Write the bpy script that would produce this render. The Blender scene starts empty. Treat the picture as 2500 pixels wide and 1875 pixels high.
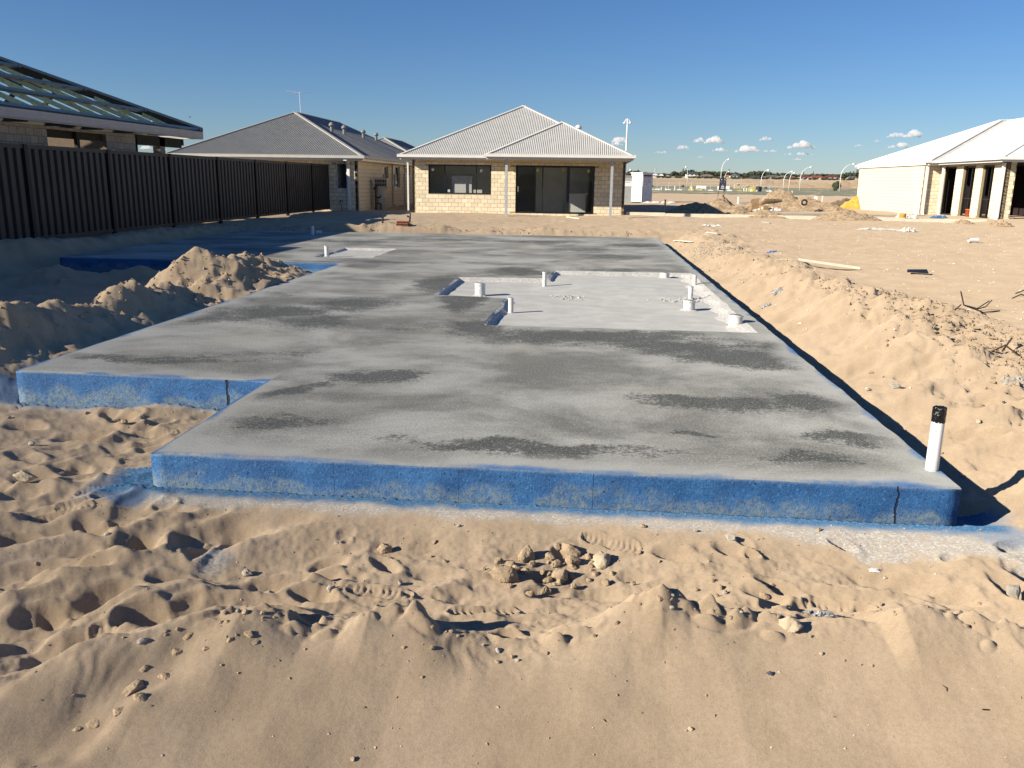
import bpy, bmesh, math, random
import numpy as np
from mathutils import Vector, Matrix
random.seed(7)
rng = np.random.default_rng(11)
SC = bpy.context.scene
COL = SC.collection
R = math.radians

# ------------------------------------------------------------------ camera
EYE = Vector((0.0, 0.0, 1.45))
FPX, W0, H0 = 2041.2, 2500.0, 1875.0           # focal length in pixels of a 2500x1875 frame
PITCH, ROLL, YAW = R(13.668), R(-0.831), R(4.895)
_f = Vector((-math.sin(YAW)*math.cos(PITCH), math.cos(YAW)*math.cos(PITCH), -math.sin(PITCH)))
_r = Vector((math.cos(YAW), math.sin(YAW), 0.0))
_d = _f.cross(_r)
CX = _r*math.cos(ROLL) + _d*math.sin(ROLL)
CD = -_r*math.sin(ROLL) + _d*math.cos(ROLL)
CF = _f
cam_data = bpy.data.cameras.new('camera')
cam = bpy.data.objects.new('camera', cam_data)
COL.objects.link(cam)
m = Matrix(((CX.x, -CD.x, -CF.x), (CX.y, -CD.y, -CF.y), (CX.z, -CD.z, -CF.z))).to_4x4()
m.translation = EYE
cam.matrix_world = m
cam_data.sensor_fit = 'HORIZONTAL'
cam_data.sensor_width = 36.0
cam_data.lens = 36.0*FPX/W0
cam_data.clip_start = 0.05
cam_data.clip_end = 30000.0
SC.camera = cam

# ------------------------------------------------------------------ light
SUN_EL, SUN_AZ = 24.3, 31.0                     # shadows fall towards +X, 31 degrees towards +Y
world = bpy.data.worlds.new('World')
SC.world = world
world.use_nodes = True
nt = world.node_tree
nt.nodes.clear()
wo = nt.nodes.new('ShaderNodeOutputWorld')
bg = nt.nodes.new('ShaderNodeBackground')
sky = nt.nodes.new('ShaderNodeTexSky')
sky.sky_type = 'NISHITA'
sky.sun_disc = False
sky.sun_elevation = R(SUN_EL)
sky.sun_rotation = math.atan2(-math.cos(R(SUN_AZ)), -math.sin(R(SUN_AZ)))
sky.altitude = 10.0
sky.air_density = 1.0
sky.dust_density = 0.0
sky.ozone_density = 5.0
bg.inputs['Strength'].default_value = 0.056
hs = nt.nodes.new('ShaderNodeHueSaturation'); hs.inputs['Saturation'].default_value = 1.08
tn = nt.nodes.new('ShaderNodeMix'); tn.data_type = 'RGBA'; tn.blend_type = 'MULTIPLY'
tn.inputs[0].default_value = 1.0; tn.inputs[7].default_value = (0.82, 0.91, 1.10, 1)
nt.links.new(sky.outputs['Color'], hs.inputs['Color']); nt.links.new(hs.outputs[0], tn.inputs[6]); nt.links.new(tn.outputs[2], bg.inputs['Color'])
nt.links.new(bg.outputs['Background'], wo.inputs['Surface'])
sun_data = bpy.data.lights.new('sun', 'SUN')
sun_data.energy = 5.0
sun_data.angle = R(0.53)
sun_data.color = (1.0, 0.905, 0.755)
sun = bpy.data.objects.new('sun', sun_data)
COL.objects.link(sun)
_t = Vector((math.cos(R(SUN_AZ))*math.cos(R(SUN_EL)), math.sin(R(SUN_AZ))*math.cos(R(SUN_EL)), -math.sin(R(SUN_EL))))
sun.rotation_euler = _t.to_track_quat('-Z', 'Y').to_euler()
sun.location = (-30, -20, 30)
SC.view_settings.view_transform = 'Standard'
SC.view_settings.look = 'None'
SC.view_settings.gamma = 1.0
SC.view_settings.exposure = 0.69
SC.view_settings.use_curve_mapping = False
SC.cycles.max_bounces = 6
SC.cycles.transparent_max_bounces = 12
SC.cycles.volume_bounces = 10

# ------------------------------------------------------------------ pixel -> world helpers (pixels of the 2500x1875 photograph)
def ray(x, y):
    return CX*((x-W0/2)/FPX) + CD*((y-H0/2)/FPX) + CF
def onz(x, y, z):
    d = ray(x, y); return EYE + d*((z-EYE.z)/d.z)
def ony(x, y, Y):
    d = ray(x, y); return EYE + d*(Y/d.y)
def onx(x, y, X):
    d = ray(x, y); return EYE + d*(X/d.x)
def ond(x, y, D):                                # at horizontal distance D
    d = ray(x, y); return EYE + d*(D/math.hypot(d.x, d.y))

# ------------------------------------------------------------------ object helpers
def tag(o, label=None, cat=None, group=None, kind=None):
    if label: o['label'] = label
    if cat: o['category'] = cat
    if group: o['group'] = group
    if kind: o['kind'] = kind
    return o
def thing(name, loc, label, cat, group=None, rz=0.0):
    o = bpy.data.objects.new(name, None)
    o.empty_display_size = 0.2
    o.location = loc
    o.rotation_euler = (0, 0, rz)
    COL.objects.link(o)
    return tag(o, label, cat, group)
def wloc(o):
    v = Vector((0, 0, 0))
    while o is not None:
        v = v + o.location; o = o.parent
    return v
def link(o, parent=None):
    COL.objects.link(o)
    if parent is not None:
        o.parent = parent
    return o
def copy_tree(o, parent=None):
    c = o.copy(); COL.objects.link(c); c.parent = parent
    for ch in o.children:
        copy_tree(ch, c)
    return c

class MB:
    """collects faces in world coordinates and links them as ONE mesh object"""
    def __init__(s): s.v = []; s.f = []; s.m = []
    def add(s, vs, fs, mi=0):
        b = len(s.v); s.v += [tuple(v) for v in vs]
        for f in fs: s.f.append([b+i for i in f]); s.m.append(mi)
        return s
    def box(s, a, b, mi=0):
        (x0, y0, z0), (x1, y1, z1) = a, b
        if x0 > x1: x0, x1 = x1, x0
        if y0 > y1: y0, y1 = y1, y0
        if z0 > z1: z0, z1 = z1, z0
        return s.add([(x0,y0,z0),(x1,y0,z0),(x1,y1,z0),(x0,y1,z0),(x0,y0,z1),(x1,y0,z1),(x1,y1,z1),(x0,y1,z1)],
                     [(0,3,2,1),(4,5,6,7),(0,1,5,4),(1,2,6,5),(2,3,7,6),(3,0,4,7)], mi)
    def obox(s, o, u, n, a, b, mi=0):
        """box in the frame o + u*x + n*y + z"""
        o, u, n = Vector(o), Vector(u), Vector(n); k = Vector((0, 0, 1))
        (x0, y0, z0), (x1, y1, z1) = a, b
        P = lambda x, y, z: o + u*x + n*y + k*z
        c = [P(x0,y0,z0),P(x1,y0,z0),P(x1,y1,z0),P(x0,y1,z0),P(x0,y0,z1),P(x1,y0,z1),P(x1,y1,z1),P(x0,y1,z1)]
        return s.add(c, [(0,3,2,1),(4,5,6,7),(0,1,5,4),(1,2,6,5),(2,3,7,6),(3,0,4,7)], mi)
    def beam(s, a, b, w, h, up=(0, 0, 1), mi=0):
        a, b = Vector(a), Vector(b); d = (b-a).normalized(); up = Vector(up)
        x = d.cross(up)
        if x.length < 1e-4: x = Vector((1, 0, 0))
        x.normalize(); y = x.cross(d)
        c = []
        for p in (a, b):
            c += [p - x*w/2 - y*h/2, p + x*w/2 - y*h/2, p + x*w/2 + y*h/2, p - x*w/2 + y*h/2]
        return s.add(c, [(0,3,2,1),(4,5,6,7),(0,1,5,4),(1,2,6,5),(2,3,7,6),(3,0,4,7)], mi)
    def tube(s, pts, r, n=8, mi=0, cap=True):
        pts = [Vector(p) for p in pts]
        rs = r if isinstance(r, (list, tuple)) else [r]*len(pts)
        b = len(s.v); prev = None
        for i, p in enumerate(pts):
            d = (pts[min(i+1, len(pts)-1)] - pts[max(i-1, 0)])
            d = d.normalized() if d.length > 1e-9 else Vector((0, 0, 1))
            ref = prev if prev is not None else (Vector((0, 0, 1)) if abs(d.z) < .9 else Vector((1, 0, 0)))
            x = (ref - d*ref.dot(d)).normalized(); y = d.cross(x); prev = x
            for k in range(n):
                a = 2*math.pi*k/n
                s.v.append(tuple(p + x*(rs[i]*math.cos(a)) + y*(rs[i]*math.sin(a))))
        for i in range(len(pts)-1):
            for k in range(n):
                q = (k+1) % n
                s.f.append([b+i*n+k, b+i*n+q, b+(i+1)*n+q, b+(i+1)*n+k]); s.m.append(mi)
        if cap:
            s.f.append([b+k for k in range(n)][::-1]); s.m.append(mi)
            e = b+(len(pts)-1)*n
            s.f.append([e+k for k in range(n)]); s.m.append(mi)
        return s
    def lathe(s, c, prof, n=20, mi=0):
        """prof = [(r,z)...] round a vertical axis through c"""
        c = Vector(c); b = len(s.v)
        for r, z in prof:
            for k in range(n):
                a = 2*math.pi*k/n
                s.v.append((c.x+r*math.cos(a), c.y+r*math.sin(a), c.z+z))
        for i in range(len(prof)-1):
            for k in range(n):
                q = (k+1) % n
                s.f.append([b+i*n+k, b+i*n+q, b+(i+1)*n+q, b+(i+1)*n+k]); s.m.append(mi)
        return s
    def prism(s, poly, ext, mi=0):
        n = len(poly); e = Vector(ext)
        a = [Vector(p) for p in poly]
        vs = a + [p+e for p in a]
        return s.add(vs, [list(range(n))[::-1], list(range(n, 2*n))] + [[i, (i+1) % n, n+(i+1) % n, n+i] for i in range(n)], mi)
    def build(s, name, mats, parent=None, smooth=False):
        me = bpy.data.meshes.new(name)
        o = wloc(parent) if parent is not None else Vector((0, 0, 0))
        me.from_pydata([(v[0]-o.x, v[1]-o.y, v[2]-o.z) for v in s.v], [], s.f)
        if not isinstance(mats, (list, tuple)): mats = [mats]
        for mt in mats: me.materials.append(mt)
        if any(s.m): me.polygons.foreach_set('material_index', s.m)
        if smooth: me.polygons.foreach_set('use_smooth', [True]*len(me.polygons))
        me.update()
        return link(bpy.data.objects.new(name, me), parent)

# ------------------------------------------------------------------ materials
def nodes(name):
    mt = bpy.data.materials.new(name); mt.use_nodes = True
    t = mt.node_tree; t.nodes.clear()
    out = t.nodes.new('ShaderNodeOutputMaterial')
    b = t.nodes.new('ShaderNodeBsdfPrincipled')
    t.links.new(b.outputs[0], out.inputs['Surface'])
    return mt, t, b, out
def N(t, kind, **kw):
    n = t.nodes.new(kind)
    for k, v in kw.items():
        if k.startswith('i_'):
            key = k[2:]
            key = int(key) if key.isdigit() else key.replace('_', ' ')
            n.inputs[key].default_value = v
        else: setattr(n, k, v)
    return n
def L(t, a, b): t.links.new(a, b)
def pos(t): return N(t, 'ShaderNodeNewGeometry').outputs['Position']
def noise(t, vec, scale, detail=4.0, rough=0.55, dist=0.0):
    n = N(t, 'ShaderNodeTexNoise', i_Scale=scale, i_Detail=detail, i_Roughness=rough, i_Distortion=dist)
    if vec is not None: L(t, vec, n.inputs['Vector'])
    return n.outputs['Fac']
def mapr(t, v, a, b, c=0.0, d=1.0, smooth=True):
    n = N(t, 'ShaderNodeMapRange')
    if smooth: n.interpolation_type = 'SMOOTHSTEP'
    n.clamp = True
    n.inputs[1].default_value = a; n.inputs[2].default_value = b; n.inputs[3].default_value = c; n.inputs[4].default_value = d
    L(t, v, n.inputs[0]); return n.outputs[0]
def math_(t, op, a, b=None, c=None):
    n = N(t, 'ShaderNodeMath', operation=op)
    for i, v in enumerate((a, b, c)):
        if v is None: continue
        if hasattr(v, 'links'): L(t, v, n.inputs[i])
        else: n.inputs[i].default_value = v
    return n.outputs[0]
def mixc(t, fac, a, b, mode='MIX'):
    n = N(t, 'ShaderNodeMix', data_type='RGBA', blend_type=mode)
    if hasattr(fac, 'links'): L(t, fac, n.inputs[0])
    else: n.inputs[0].default_value = fac
    for v, i in ((a, 6), (b, 7)):
        if hasattr(v, 'links'): L(t, v, n.inputs[i])
        else: n.inputs[i].default_value = (*v, 1.0)
    return n.outputs[2]
def bump(t, b, h, strength=0.3, dist=0.01, prev=None):
    n = N(t, 'ShaderNodeBump'); n.inputs['Strength'].default_value = strength; n.inputs['Distance'].default_value = dist
    L(t, h, n.inputs['Height'])
    if prev is not None: L(t, prev, n.inputs['Normal'])
    L(t, n.outputs[0], b.inputs['Normal']); return n.outputs[0]
def simple(name, col, rough=0.6, var=0.12, scale=6.0, metal=0.0, bmp=0.0, bscale=60.0, obj_var=0.0, spec=0.5):
    mt, t, b, out = nodes(name)
    p = pos(t)
    f = noise(t, p, scale, 5.0)
    lo = tuple(c*(1-var) for c in col); hi = tuple(min(1.0, c*(1+var)) for c in col)
    c = mixc(t, mapr(t, f, .3, .7), lo, hi)
    if obj_var > 0:
        oi = N(t, 'ShaderNodeObjectInfo')
        v = mapr(t, oi.outputs['Random'], 0, 1, 1-obj_var, 1+obj_var*.6, smooth=False)
        h = N(t, 'ShaderNodeHueSaturation'); L(t, c, h.inputs['Color']); L(t, v, h.inputs['Value'])
        c = h.outputs[0]
    L(t, c, b.inputs['Base Color'])
    b.inputs['Roughness'].default_value = rough
    b.inputs['Metallic'].default_value = metal
    b.inputs['Specular IOR Level'].default_value = spec
    if rough >= .85: b.inputs['Diffuse Roughness'].default_value = .5
    if bmp > 0: bump(t, b, noise(t, p, bscale, 4.0), bmp, 0.01)
    return mt
M = {}
M['brick'] = simple('cream_brick', (.82, .725, .54), .9, .07, 9, bmp=.35, bscale=90, obj_var=.13, spec=.2)
M['mortar'] = simple('mortar', (.37, .29, .18), .95, .15, 20, bmp=.2, spec=.1)
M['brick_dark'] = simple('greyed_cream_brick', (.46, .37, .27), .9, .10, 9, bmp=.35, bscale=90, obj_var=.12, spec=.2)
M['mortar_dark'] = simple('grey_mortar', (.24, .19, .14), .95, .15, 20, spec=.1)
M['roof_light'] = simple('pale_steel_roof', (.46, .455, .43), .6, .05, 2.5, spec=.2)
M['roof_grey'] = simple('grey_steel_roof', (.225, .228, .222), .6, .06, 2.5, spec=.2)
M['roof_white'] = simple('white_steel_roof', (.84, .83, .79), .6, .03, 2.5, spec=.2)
M['trim_light'] = simple('pale_steel_trim', (.68, .665, .62), .55, .04, 3, spec=.25)
M['trim_cream'] = simple('cream_trim', (.74, .70, .60), .45, .04, 3)
M['trim_grey'] = simple('grey_trim', (.46, .44, .40), .55, .05, 3, spec=.25)
M['trim_white'] = simple('white_trim', (.80, .80, .77), .45, .03, 3)
M['soffit'] = simple('eave_lining', (.62, .59, .52), .8, .04, 3)
M['black_frame'] = simple('black_aluminium', (.012, .012, .013), .35, .1, 8)
M['white_frame'] = simple('white_aluminium', (.75, .74, .70), .4, .04, 8)
M['post_steel'] = simple('galvanised_steel', (.50, .51, .52), .4, .1, 12, metal=.35)
M['inner_wall'] = simple('interior_plaster', (.80, .79, .74), .85, .05, 2)
M['inner_white'] = simple('interior_white', (.78, .77, .74), .7, .03, 2)
M['inner_floor'] = simple('interior_floor', (.45, .42, .38), .7, .1, 3)
M['fence'] = simple('charcoal_steel', (.042, .037, .032), .5, .12, 1.3, spec=.25)
M['fence_post'] = simple('dark_post_steel', (.022, .020, .018), .55, .1, 4, spec=.2)
M['pine'] = simple('treated_pine', (.72, .72, .38), .75, .16, 14, bmp=.15, obj_var=.12)
M['batten'] = simple('blue_steel_batten', (.12, .19, .235), .4, .08, 5)
M['gutter_mauve'] = simple('grey_gutter', (.38, .37, .37), .5, .05, 3)
M['dark_timber'] = simple('dark_timber', (.045, .038, .022), .85, .2, 9)
M['pvc'] = simple('white_pvc_pipe', (.80, .79, .75), .35, .05, 8)
M['pvc_dusty'] = simple('dusty_white_pipe', (.66, .65, .61), .6, .16, 30, bmp=.1, bscale=120)
M['black_tape'] = simple('black_plastic_tape', (.008, .008, .009), .25, .3, 90, bmp=.9, bscale=45)
M['white_paint'] = simple('white_paint', (.78, .78, .75), .45, .05, 5)
M['lamp_white'] = simple('lamp_pole_white', (.74, .75, .74), .45, .04, 3)
M['galv_dull'] = simple('dull_grey_cabinet', (.35, .36, .35), .5, .08, 3)
M['sign_navy'] = simple('navy_sign', (.030, .032, .060), .5, .1, 5)
M['sign_black'] = simple('black_print', (.02, .02, .022), .5, .1, 5)
M['sign_red'] = simple('red_print', (.45, .10, .10), .5, .1, 5)
M['sign_white'] = simple('white_print', (.78, .76, .76), .5, .03, 5)
M['sign_grey'] = simple('grey_print', (.28, .28, .30), .5, .05, 5)
M['wood'] = simple('weathered_timber', (.42, .33, .21), .85, .2, 15, bmp=.2)
M['cardboard'] = simple('cardboard', (.30, .19, .10), .9, .15, 6)
M['yellow'] = simple('yellow_plastic', (.55, .46, .10), .5, .08, 5)
M['orange'] = simple('orange_plastic', (.75, .16, .05), .5, .08, 5)
M['red_brick'] = simple('red_clay_brick', (.42, .12, .06), .9, .15, 12, obj_var=.15)
M['hole_black'] = simple('hole_shade', (.02, .012, .01), .95)  # near black, standing in for shade inside slots, brick holes and rooms
M['blue_sheet'] = simple('blue_plastic', (.06, .15, .33), .4, .1, 20)
M['white_sheet'] = simple('white_plastic_film', (.60, .56, .50), .45, .06, 20)
M['grey_film'] = simple('grey_plastic_film', (.26, .26, .27), .3, .2, 30, bmp=.5, bscale=40)
M['rust'] = simple('rusty_wire', (.075, .05, .035), .8, .2, 30)
M['black_iron'] = simple('black_iron', (.02, .02, .025), .5, .1, 9)
M['limestone'] = simple('limestone', (.50, .41, .285), .95, .14, 18, bmp=.6, bscale=70, obj_var=.10, spec=.15)
M['clod'] = simple('sand_clod', (.40, .305, .202), .97, .14, 25, bmp=.7, bscale=110, obj_var=.10, spec=.1)
M['grey_stone'] = simple('grey_mortar_lump', (.42, .38, .32), .95, .2, 22, bmp=.6, bscale=80, obj_var=.15)
M['dark_stone'] = simple('dark_stone', (.09, .095, .11), .6, .2, 30)
M['pebble'] = simple('pale_pebbles', (.62, .54, .42), .9, .15, 8, obj_var=0)
M['gravel'] = simple('grey_gravel', (.42, .37, .29), .95, .3, 60)
M['heap'] = simple('heap_sand', (.36, .27, .175), .97, .30, 7, bmp=1.0, bscale=14, spec=.1)
M['heap_yellow'] = simple('yellow_builders_sand', (.60, .35, .08), .97, .14, 4, bmp=.5, bscale=9, spec=.1)
M['heap_dark'] = simple('dark_soil', (.17, .125, .085), .97, .18, 4, bmp=.5, bscale=9, spec=.1)
M['asphalt'] = simple('sand_dusted_road', (.30, .27, .225), .95, .25, .6, spec=.2)
M['edging'] = simple('pale_concrete_edging', (.76, .68, .53), .9, .08, 4)
M['trunk'] = simple('tree_bark', (.10, .075, .055), .95, .2, 4)
M['leaf_a'] = simple('dark_foliage', (.030, .042, .022), .9, .45, .35)
M['leaf_b'] = simple('olive_foliage', (.046, .056, .026), .9, .45, .35)
M['leaf_c'] = simple('grey_green_foliage', (.052, .058, .040), .9, .4, .35)
M['tank'] = simple('cream_tank', (.46, .43, .36), .45, .05, 4)
for k, c in dict(fr_white=(.75,.75,.73), fr_tan=(.38,.30,.22), fr_navy=(.055,.065,.09), fr_grey=(.13,.135,.145), fr_brown=(.22,.18,.14), fr_orange=(.42,.14,.07), fr_maroon=(.18,.040,.035), fr_red=(.33,.075,.05)).items():
    M[k] = simple('tiles_'+k[3:], c, .8, .12, .4)
M['fw_white'] = simple('far_white_wall', (.74, .71, .64), .9, .05, .5)
M['fw_cream'] = simple('far_cream_wall', (.60, .50, .36), .9, .08, .5)
M['fglass'] = simple('far_window', (.03, .035, .045), .2, .1, 3)

def glass(name, tint, refl=1.45):
    mt, t, b, out = nodes(name)
    t.nodes.remove(b)
    tr = N(t, 'ShaderNodeBsdfTransparent'); tr.inputs[0].default_value = (*tint, 1)
    gl = N(t, 'ShaderNodeBsdfGlossy'); gl.inputs['Roughness'].default_value = 0.01
    fr = N(t, 'ShaderNodeFresnel'); fr.inputs['IOR'].default_value = refl
    mx = N(t, 'ShaderNodeMixShader')
    ge = N(t, 'ShaderNodeNewGeometry')
    L(t, math_(t, 'MULTIPLY', fr.outputs[0], math_(t, 'SUBTRACT', 1.0, ge.outputs['Backfacing'])), mx.inputs[0]); L(t, tr.outputs[0], mx.inputs[1]); L(t, gl.outputs[0], mx.inputs[2])
    L(t, mx.outputs[0], out.inputs['Surface'])
    return mt
M['glass'] = glass('window_glass', (.86, .87, .86), 1.5)

# ------------------------------------------------------------------ numpy noise
def _hash(ix, iy, seed):
    h = (ix.astype(np.int64)*374761393 + iy.astype(np.int64)*668265263 + seed*1442695041) & 0x7fffffff
    h = ((h ^ (h >> 13))*1274126177) & 0x7fffffff
    return ((h ^ (h >> 16)) & 0xffff)/65535.0
def vnoise(x, y, seed=0):
    ix = np.floor(x); iy = np.floor(y); fx = x-ix; fy = y-iy
    def g(dx, dy):
        a = _hash(ix+dx, iy+dy, seed)*2*math.pi
        return np.cos(a)*(fx-dx) + np.sin(a)*(fy-dy)
    u = fx*fx*fx*(fx*(fx*6-15)+10); v = fy*fy*fy*(fy*(fy*6-15)+10)
    return 1.5*((g(0,0)*(1-u) + g(1,0)*u)*(1-v) + (g(0,1)*(1-u) + g(1,1)*u)*v)
def fbm(x, y, oct=4, seed=0, gain=.5):
    s = 0; a = 1.0; f = 1.0
    for i in range(oct):
        s = s + a*vnoise(x*f+13.7*i, y*f-7.1*i, seed+i); a *= gain; f *= 2.03
    return s
def ridged(x, y, oct=3, seed=0):
    s = 0; a = 1.0; f = 1.0
    for i in range(oct):
        s = s + a*(1-2*np.abs(vnoise(x*f, y*f, seed+i))); a *= .5; f *= 2.1
    return s
def sstep(a, b, x):
    t = np.clip((x-a)/(b-a), 0, 1); return t*t*(3-2*t)

# ------------------------------------------------------------------ terrain: height and paint of the sand
SLAB = [(-2.3, 4.1), (1.9, 4.1), (1.9, 23.3), (-9.45, 23.05), (-9.45, 14.4), (-4.27, 14.35), (-4.28, 5.83), (-2.3, 5.79)]
def slab_dist(x, y):
    def rd(x0, x1, y0, y1):
        dx = np.maximum(np.maximum(x0-x, x-x1), 0); dy = np.maximum(np.maximum(y0-y, y-y1), 0)
        return np.hypot(dx, dy)
    return np.minimum(np.minimum(rd(-2.3, 1.9, 4.1, 23.2), rd(-4.28, 1.9, 5.8, 23.2)), rd(-9.45, 1.9, 14.4, 23.1))

def P2(px, py, z=-.2):
    v = onz(px, py, z); return (v.x, v.y)
# crest of the spoil ridge in front of the camera: photograph pixel, height
CREST = [((-300,1700),-.16),((0,1640),-.13),((230,1590),-.12),((480,1520),-.10),((590,1497),-.055),((660,1500),-.07),((760,1530),-.115),((840,1520),-.10),((905,1488),-.05),((1010,1500),-.07),((1070,1530),-.10),((1140,1560),-.135),((1200,1575),-.15),((1300,1572),-.15),((1420,1548),-.125),((1480,1510),-.09),((1540,1470),-.05),((1612,1426),.01),((1680,1468),-.05),((1760,1490),-.07),((1840,1500),-.085),((1960,1520),-.10),((2060,1520),-.10),((2150,1530),-.105),((2200,1486),-.035),((2260,1484),-.04),((2330,1500),-.065),((2420,1525),-.09),((2500,1545),-.10),((2900,1600),-.10)]
_c = [(*P2(p[0], p[1], z), z) for p, z in CREST]
CRX = np.array([c[0] for c in _c]); CRY = np.array([c[1] for c in _c]); CRZ = np.array([c[2] for c in _c])
CRS = np.array([np.average(CRZ, weights=np.exp(-((CRX-q)/.45)**2)) for q in CRX]) - .012

DENTS = []     # x, y, rx, ry, depth, rotation, rim
def dent(px, py, rx, ry, dep, rot=0., rim=.25, z=-.2):
    x, y = P2(px, py, z); DENTS.append((x, y, rx*1.1, ry*1.05, dep*.72, R(rot), rim))
for a in [(345,1500,.10,.085,.085,20),(350,1325,.095,.13,.10,30),(440,1405,.15,.07,.07,-5),(205,1382,.13,.055,.07,15),(170,1585,.17,.13,.065,25),
          (255,1440,.14,.10,.06,40),(50,1295,.10,.06,.05,10),(60,1575,.1,.12,.03,0),(95,1150,.16,.10,.05,20),(170,1130,.12,.09,.055,0),(60,1195,.13,.09,.045,30),
          (120,1245,.13,.10,.055,25),(290,1150,.17,.07,.05,10),(270,1205,.10,.08,.05,10),(200,1050,.2,.10,.05,0),(330,1040,.14,.09,.045,20),(60,1030,.15,.10,.05,0),
          (770,1440,.12,.06,.05,-20),(800,1355,.09,.06,.04,40),(830,1390,.11,.07,.03,0),(560,1280,.14,.10,.03,0),(1060,1530,.24,.10,.03,0),(980,1390,.2,.14,.03,0),
          (700,1545,.10,.06,.05,0),(640,1410,.16,.10,.035,10),(590,1570,.045,.035,.035,0),(1660,1345,.12,.07,.035,-30),(1900,1420,.10,.05,.04,-35),(2230,1420,.25,.10,.035,-25),
          (2090,1400,.2,.12,.02,0),(2000,1450,.28,.12,.03,0),(1440,1425,.15,.08,.02,0),(1700,1250,.12,.05,.02,0),(2400,1250,.25,.2,.03,0),(480,1140,.12,.08,.05,20),
          (400,1230,.06,.05,.05,20),(30,1420,.15,.08,.06,25),(100,1470,.11,.06,.045,25),(600,1460,.12,.07,.03,10),(520,1520,.10,.05,.025,0),
          (1545,1385,.07,.05,.02,0),(1120,1440,.12,.07,.025,0),(1250,1470,.2,.08,.02,0)]:
    dent(*a)
def scatter_dents(n, x0, x1, y0, y1, r0, r1, d0, d1, ok=None, seed=1):
    g = np.random.default_rng(seed)
    k = 0
    for _ in range(n*6):
        if k >= n: break
        x = g.uniform(x0, x1); y = g.uniform(y0, y1)
        if slab_dist(x, y) < .22: continue
        if ok is not None and not ok(x, y): continue
        r = g.uniform(r0, r1)
        DENTS.append((x, y, r*g.uniform(.9, 1.6), r*g.uniform(.5, .8), g.uniform(d0, d1), g.uniform(0, math.pi), g.uniform(.15, .5))); k += 1
crest_y = lambda x: float(np.interp(x, CRX, CRY))
scatter_dents(48, -3.6, -1.2, 2.7, 5.6, .08, .19, .012, .035, lambda x, y: y > crest_y(x)+.12, 1)
scatter_dents(55, -1.3, 3.2, 2.9, 4.0, .04, .12, .006, .026, lambda x, y: y > crest_y(x)+.12, 2)
scatter_dents(240, 2.2, 12, 5, 30, .10, .30, .006, .024, None, 3)
scatter_dents(80, -11, -4.5, 6, 14.2, .10, .28, .02, .06, None, 4)
scatter_dents(120, -10, 6, 23.6, 35, .12, .35, .015, .05, None, 5)
scatter_dents(40, 2.2, 6, 3.5, 9, .08, .2, .015, .045, None, 6)
_g = np.random.default_rng(17)
for _k in range(70):
    _x = _g.uniform(-1.35, 1.6); _c0 = float(np.interp(_x, CRX, CRY))
    if math.sin(_x*4.1)+.6*math.sin(_x*9.7+1) < -.3: continue
    _r = _g.uniform(.012, .05)
    DENTS.append((_x, _c0+_g.normal(-.01, .045), _r*_g.uniform(1, 2.2), _r*_g.uniform(.6, 1), -_r*_g.uniform(.25, .6), _g.uniform(-.9, .9), .25))
for _k in range(26):
    _x = _g.uniform(-1.35, 1.6); _c0 = float(np.interp(_x, CRX, CRY))
    _r = _g.uniform(.02, .05)
    DENTS.append((_x, _c0+_g.uniform(.02, .12), _r*_g.uniform(1, 2), _r, _r*_g.uniform(.3, .7), _g.uniform(-.5, .5), .4))
FEET = []      # x, y, rotation, length
for px, py, rot in ((926,1433,-8),(1490,1312,-20),(150,1245,35),(255,1190,20),(250,1272,30),(395,1180,15),(375,1045,10),(2050,1465,-20),(1180,1478,12),(320,1520,25),(210,1220,40)):
    x, y = P2(px, py); FEET.append((x, y, R(rot), .29))
# mounds that are part of the terrain: x, y, rx, ry, height, rotation
MOUNDS = [(-5.0, 10.3, .75, .62, .62, 0), (-5.05, 12.0, .62, .9, .52, 15), (-5.2, 12.9, .7, .5, .38, 0), (-5.0, 8.95, .62, .5, .44, 0), (-5.0, 7.65, .7, .55, .44, 10), (-5.15, 6.9, .7, .6, .44, 0),
          (-4.9, 11.2, .5, .6, .30, 0), (-6.2, 12.6, .9, .7, .22, 0), (-7.2, 13.2, .8, .4, .16, 0), (-8.6, 13.0, 1.0, .6, .22, 0), (-9.6, 12.2, 1.0, .9, .34, 0), (-8.9, 9.8, 1.2, .9, .2, 0), (-7.4, 7.5, 1.0, .8, .2, 0), (-9.8, 7.0, 1.2, 1.0, .3, 0),
          (-6.5, 9.4, .6, .9, .10, 20)]
LBANK = [(5.9,-.05),(6.4,.18),(6.88,.33),(7.2,.31),(7.7,.25),(8.15,.13),(8.5,.23),(8.96,.28),(9.3,.22),(9.6,.16),(10.1,.06),(10.5,.05),(10.9,.20),(11.25,.33),(11.6,.24),(12.0,.15),(12.6,.17),(13.2,.20),(13.6,.06),(14.0,-.14),(14.4,-.28)]
RBANK = [(3.6,-.12),(4.4,-.14),(5.2,-.13),(6.2,-.12),(6.8,-.04),(7.2,.06),(8.0,.14),(9.0,.26),(10.4,.23),(11.2,.21),(12.7,.19),(15.0,.14),(17.0,.11),(18.8,.09),(20.5,.16),(22.4,.2),(24,.12),(26,.05)]
BBANK = [(-10,.0),(-8.2,.04),(-7.65,.09),(-6.92,.17),(-5.95,.13),(-5.1,.22),(-4.15,.15),(-3.4,.04),(-2.14,.10),(-1.2,.17),(-.38,.11),(.78,.05),(1.35,.10),(2.5,.05)]
FBANK = [(5,.25),(12,.24),(14.2,.2),(14.9,.23),(16.1,.2),(17.5,.08),(18.8,.13),(21.2,.14),(24,.02),(30,.02)]
def prof(tab, t): return np.interp(t, [a for a, b in tab], [b for a, b in tab])
def far_rise(r): return np.where(r > 240, 6.6*np.clip((r-240)/660, 0, 1.5)**1.25, 0.)

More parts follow.
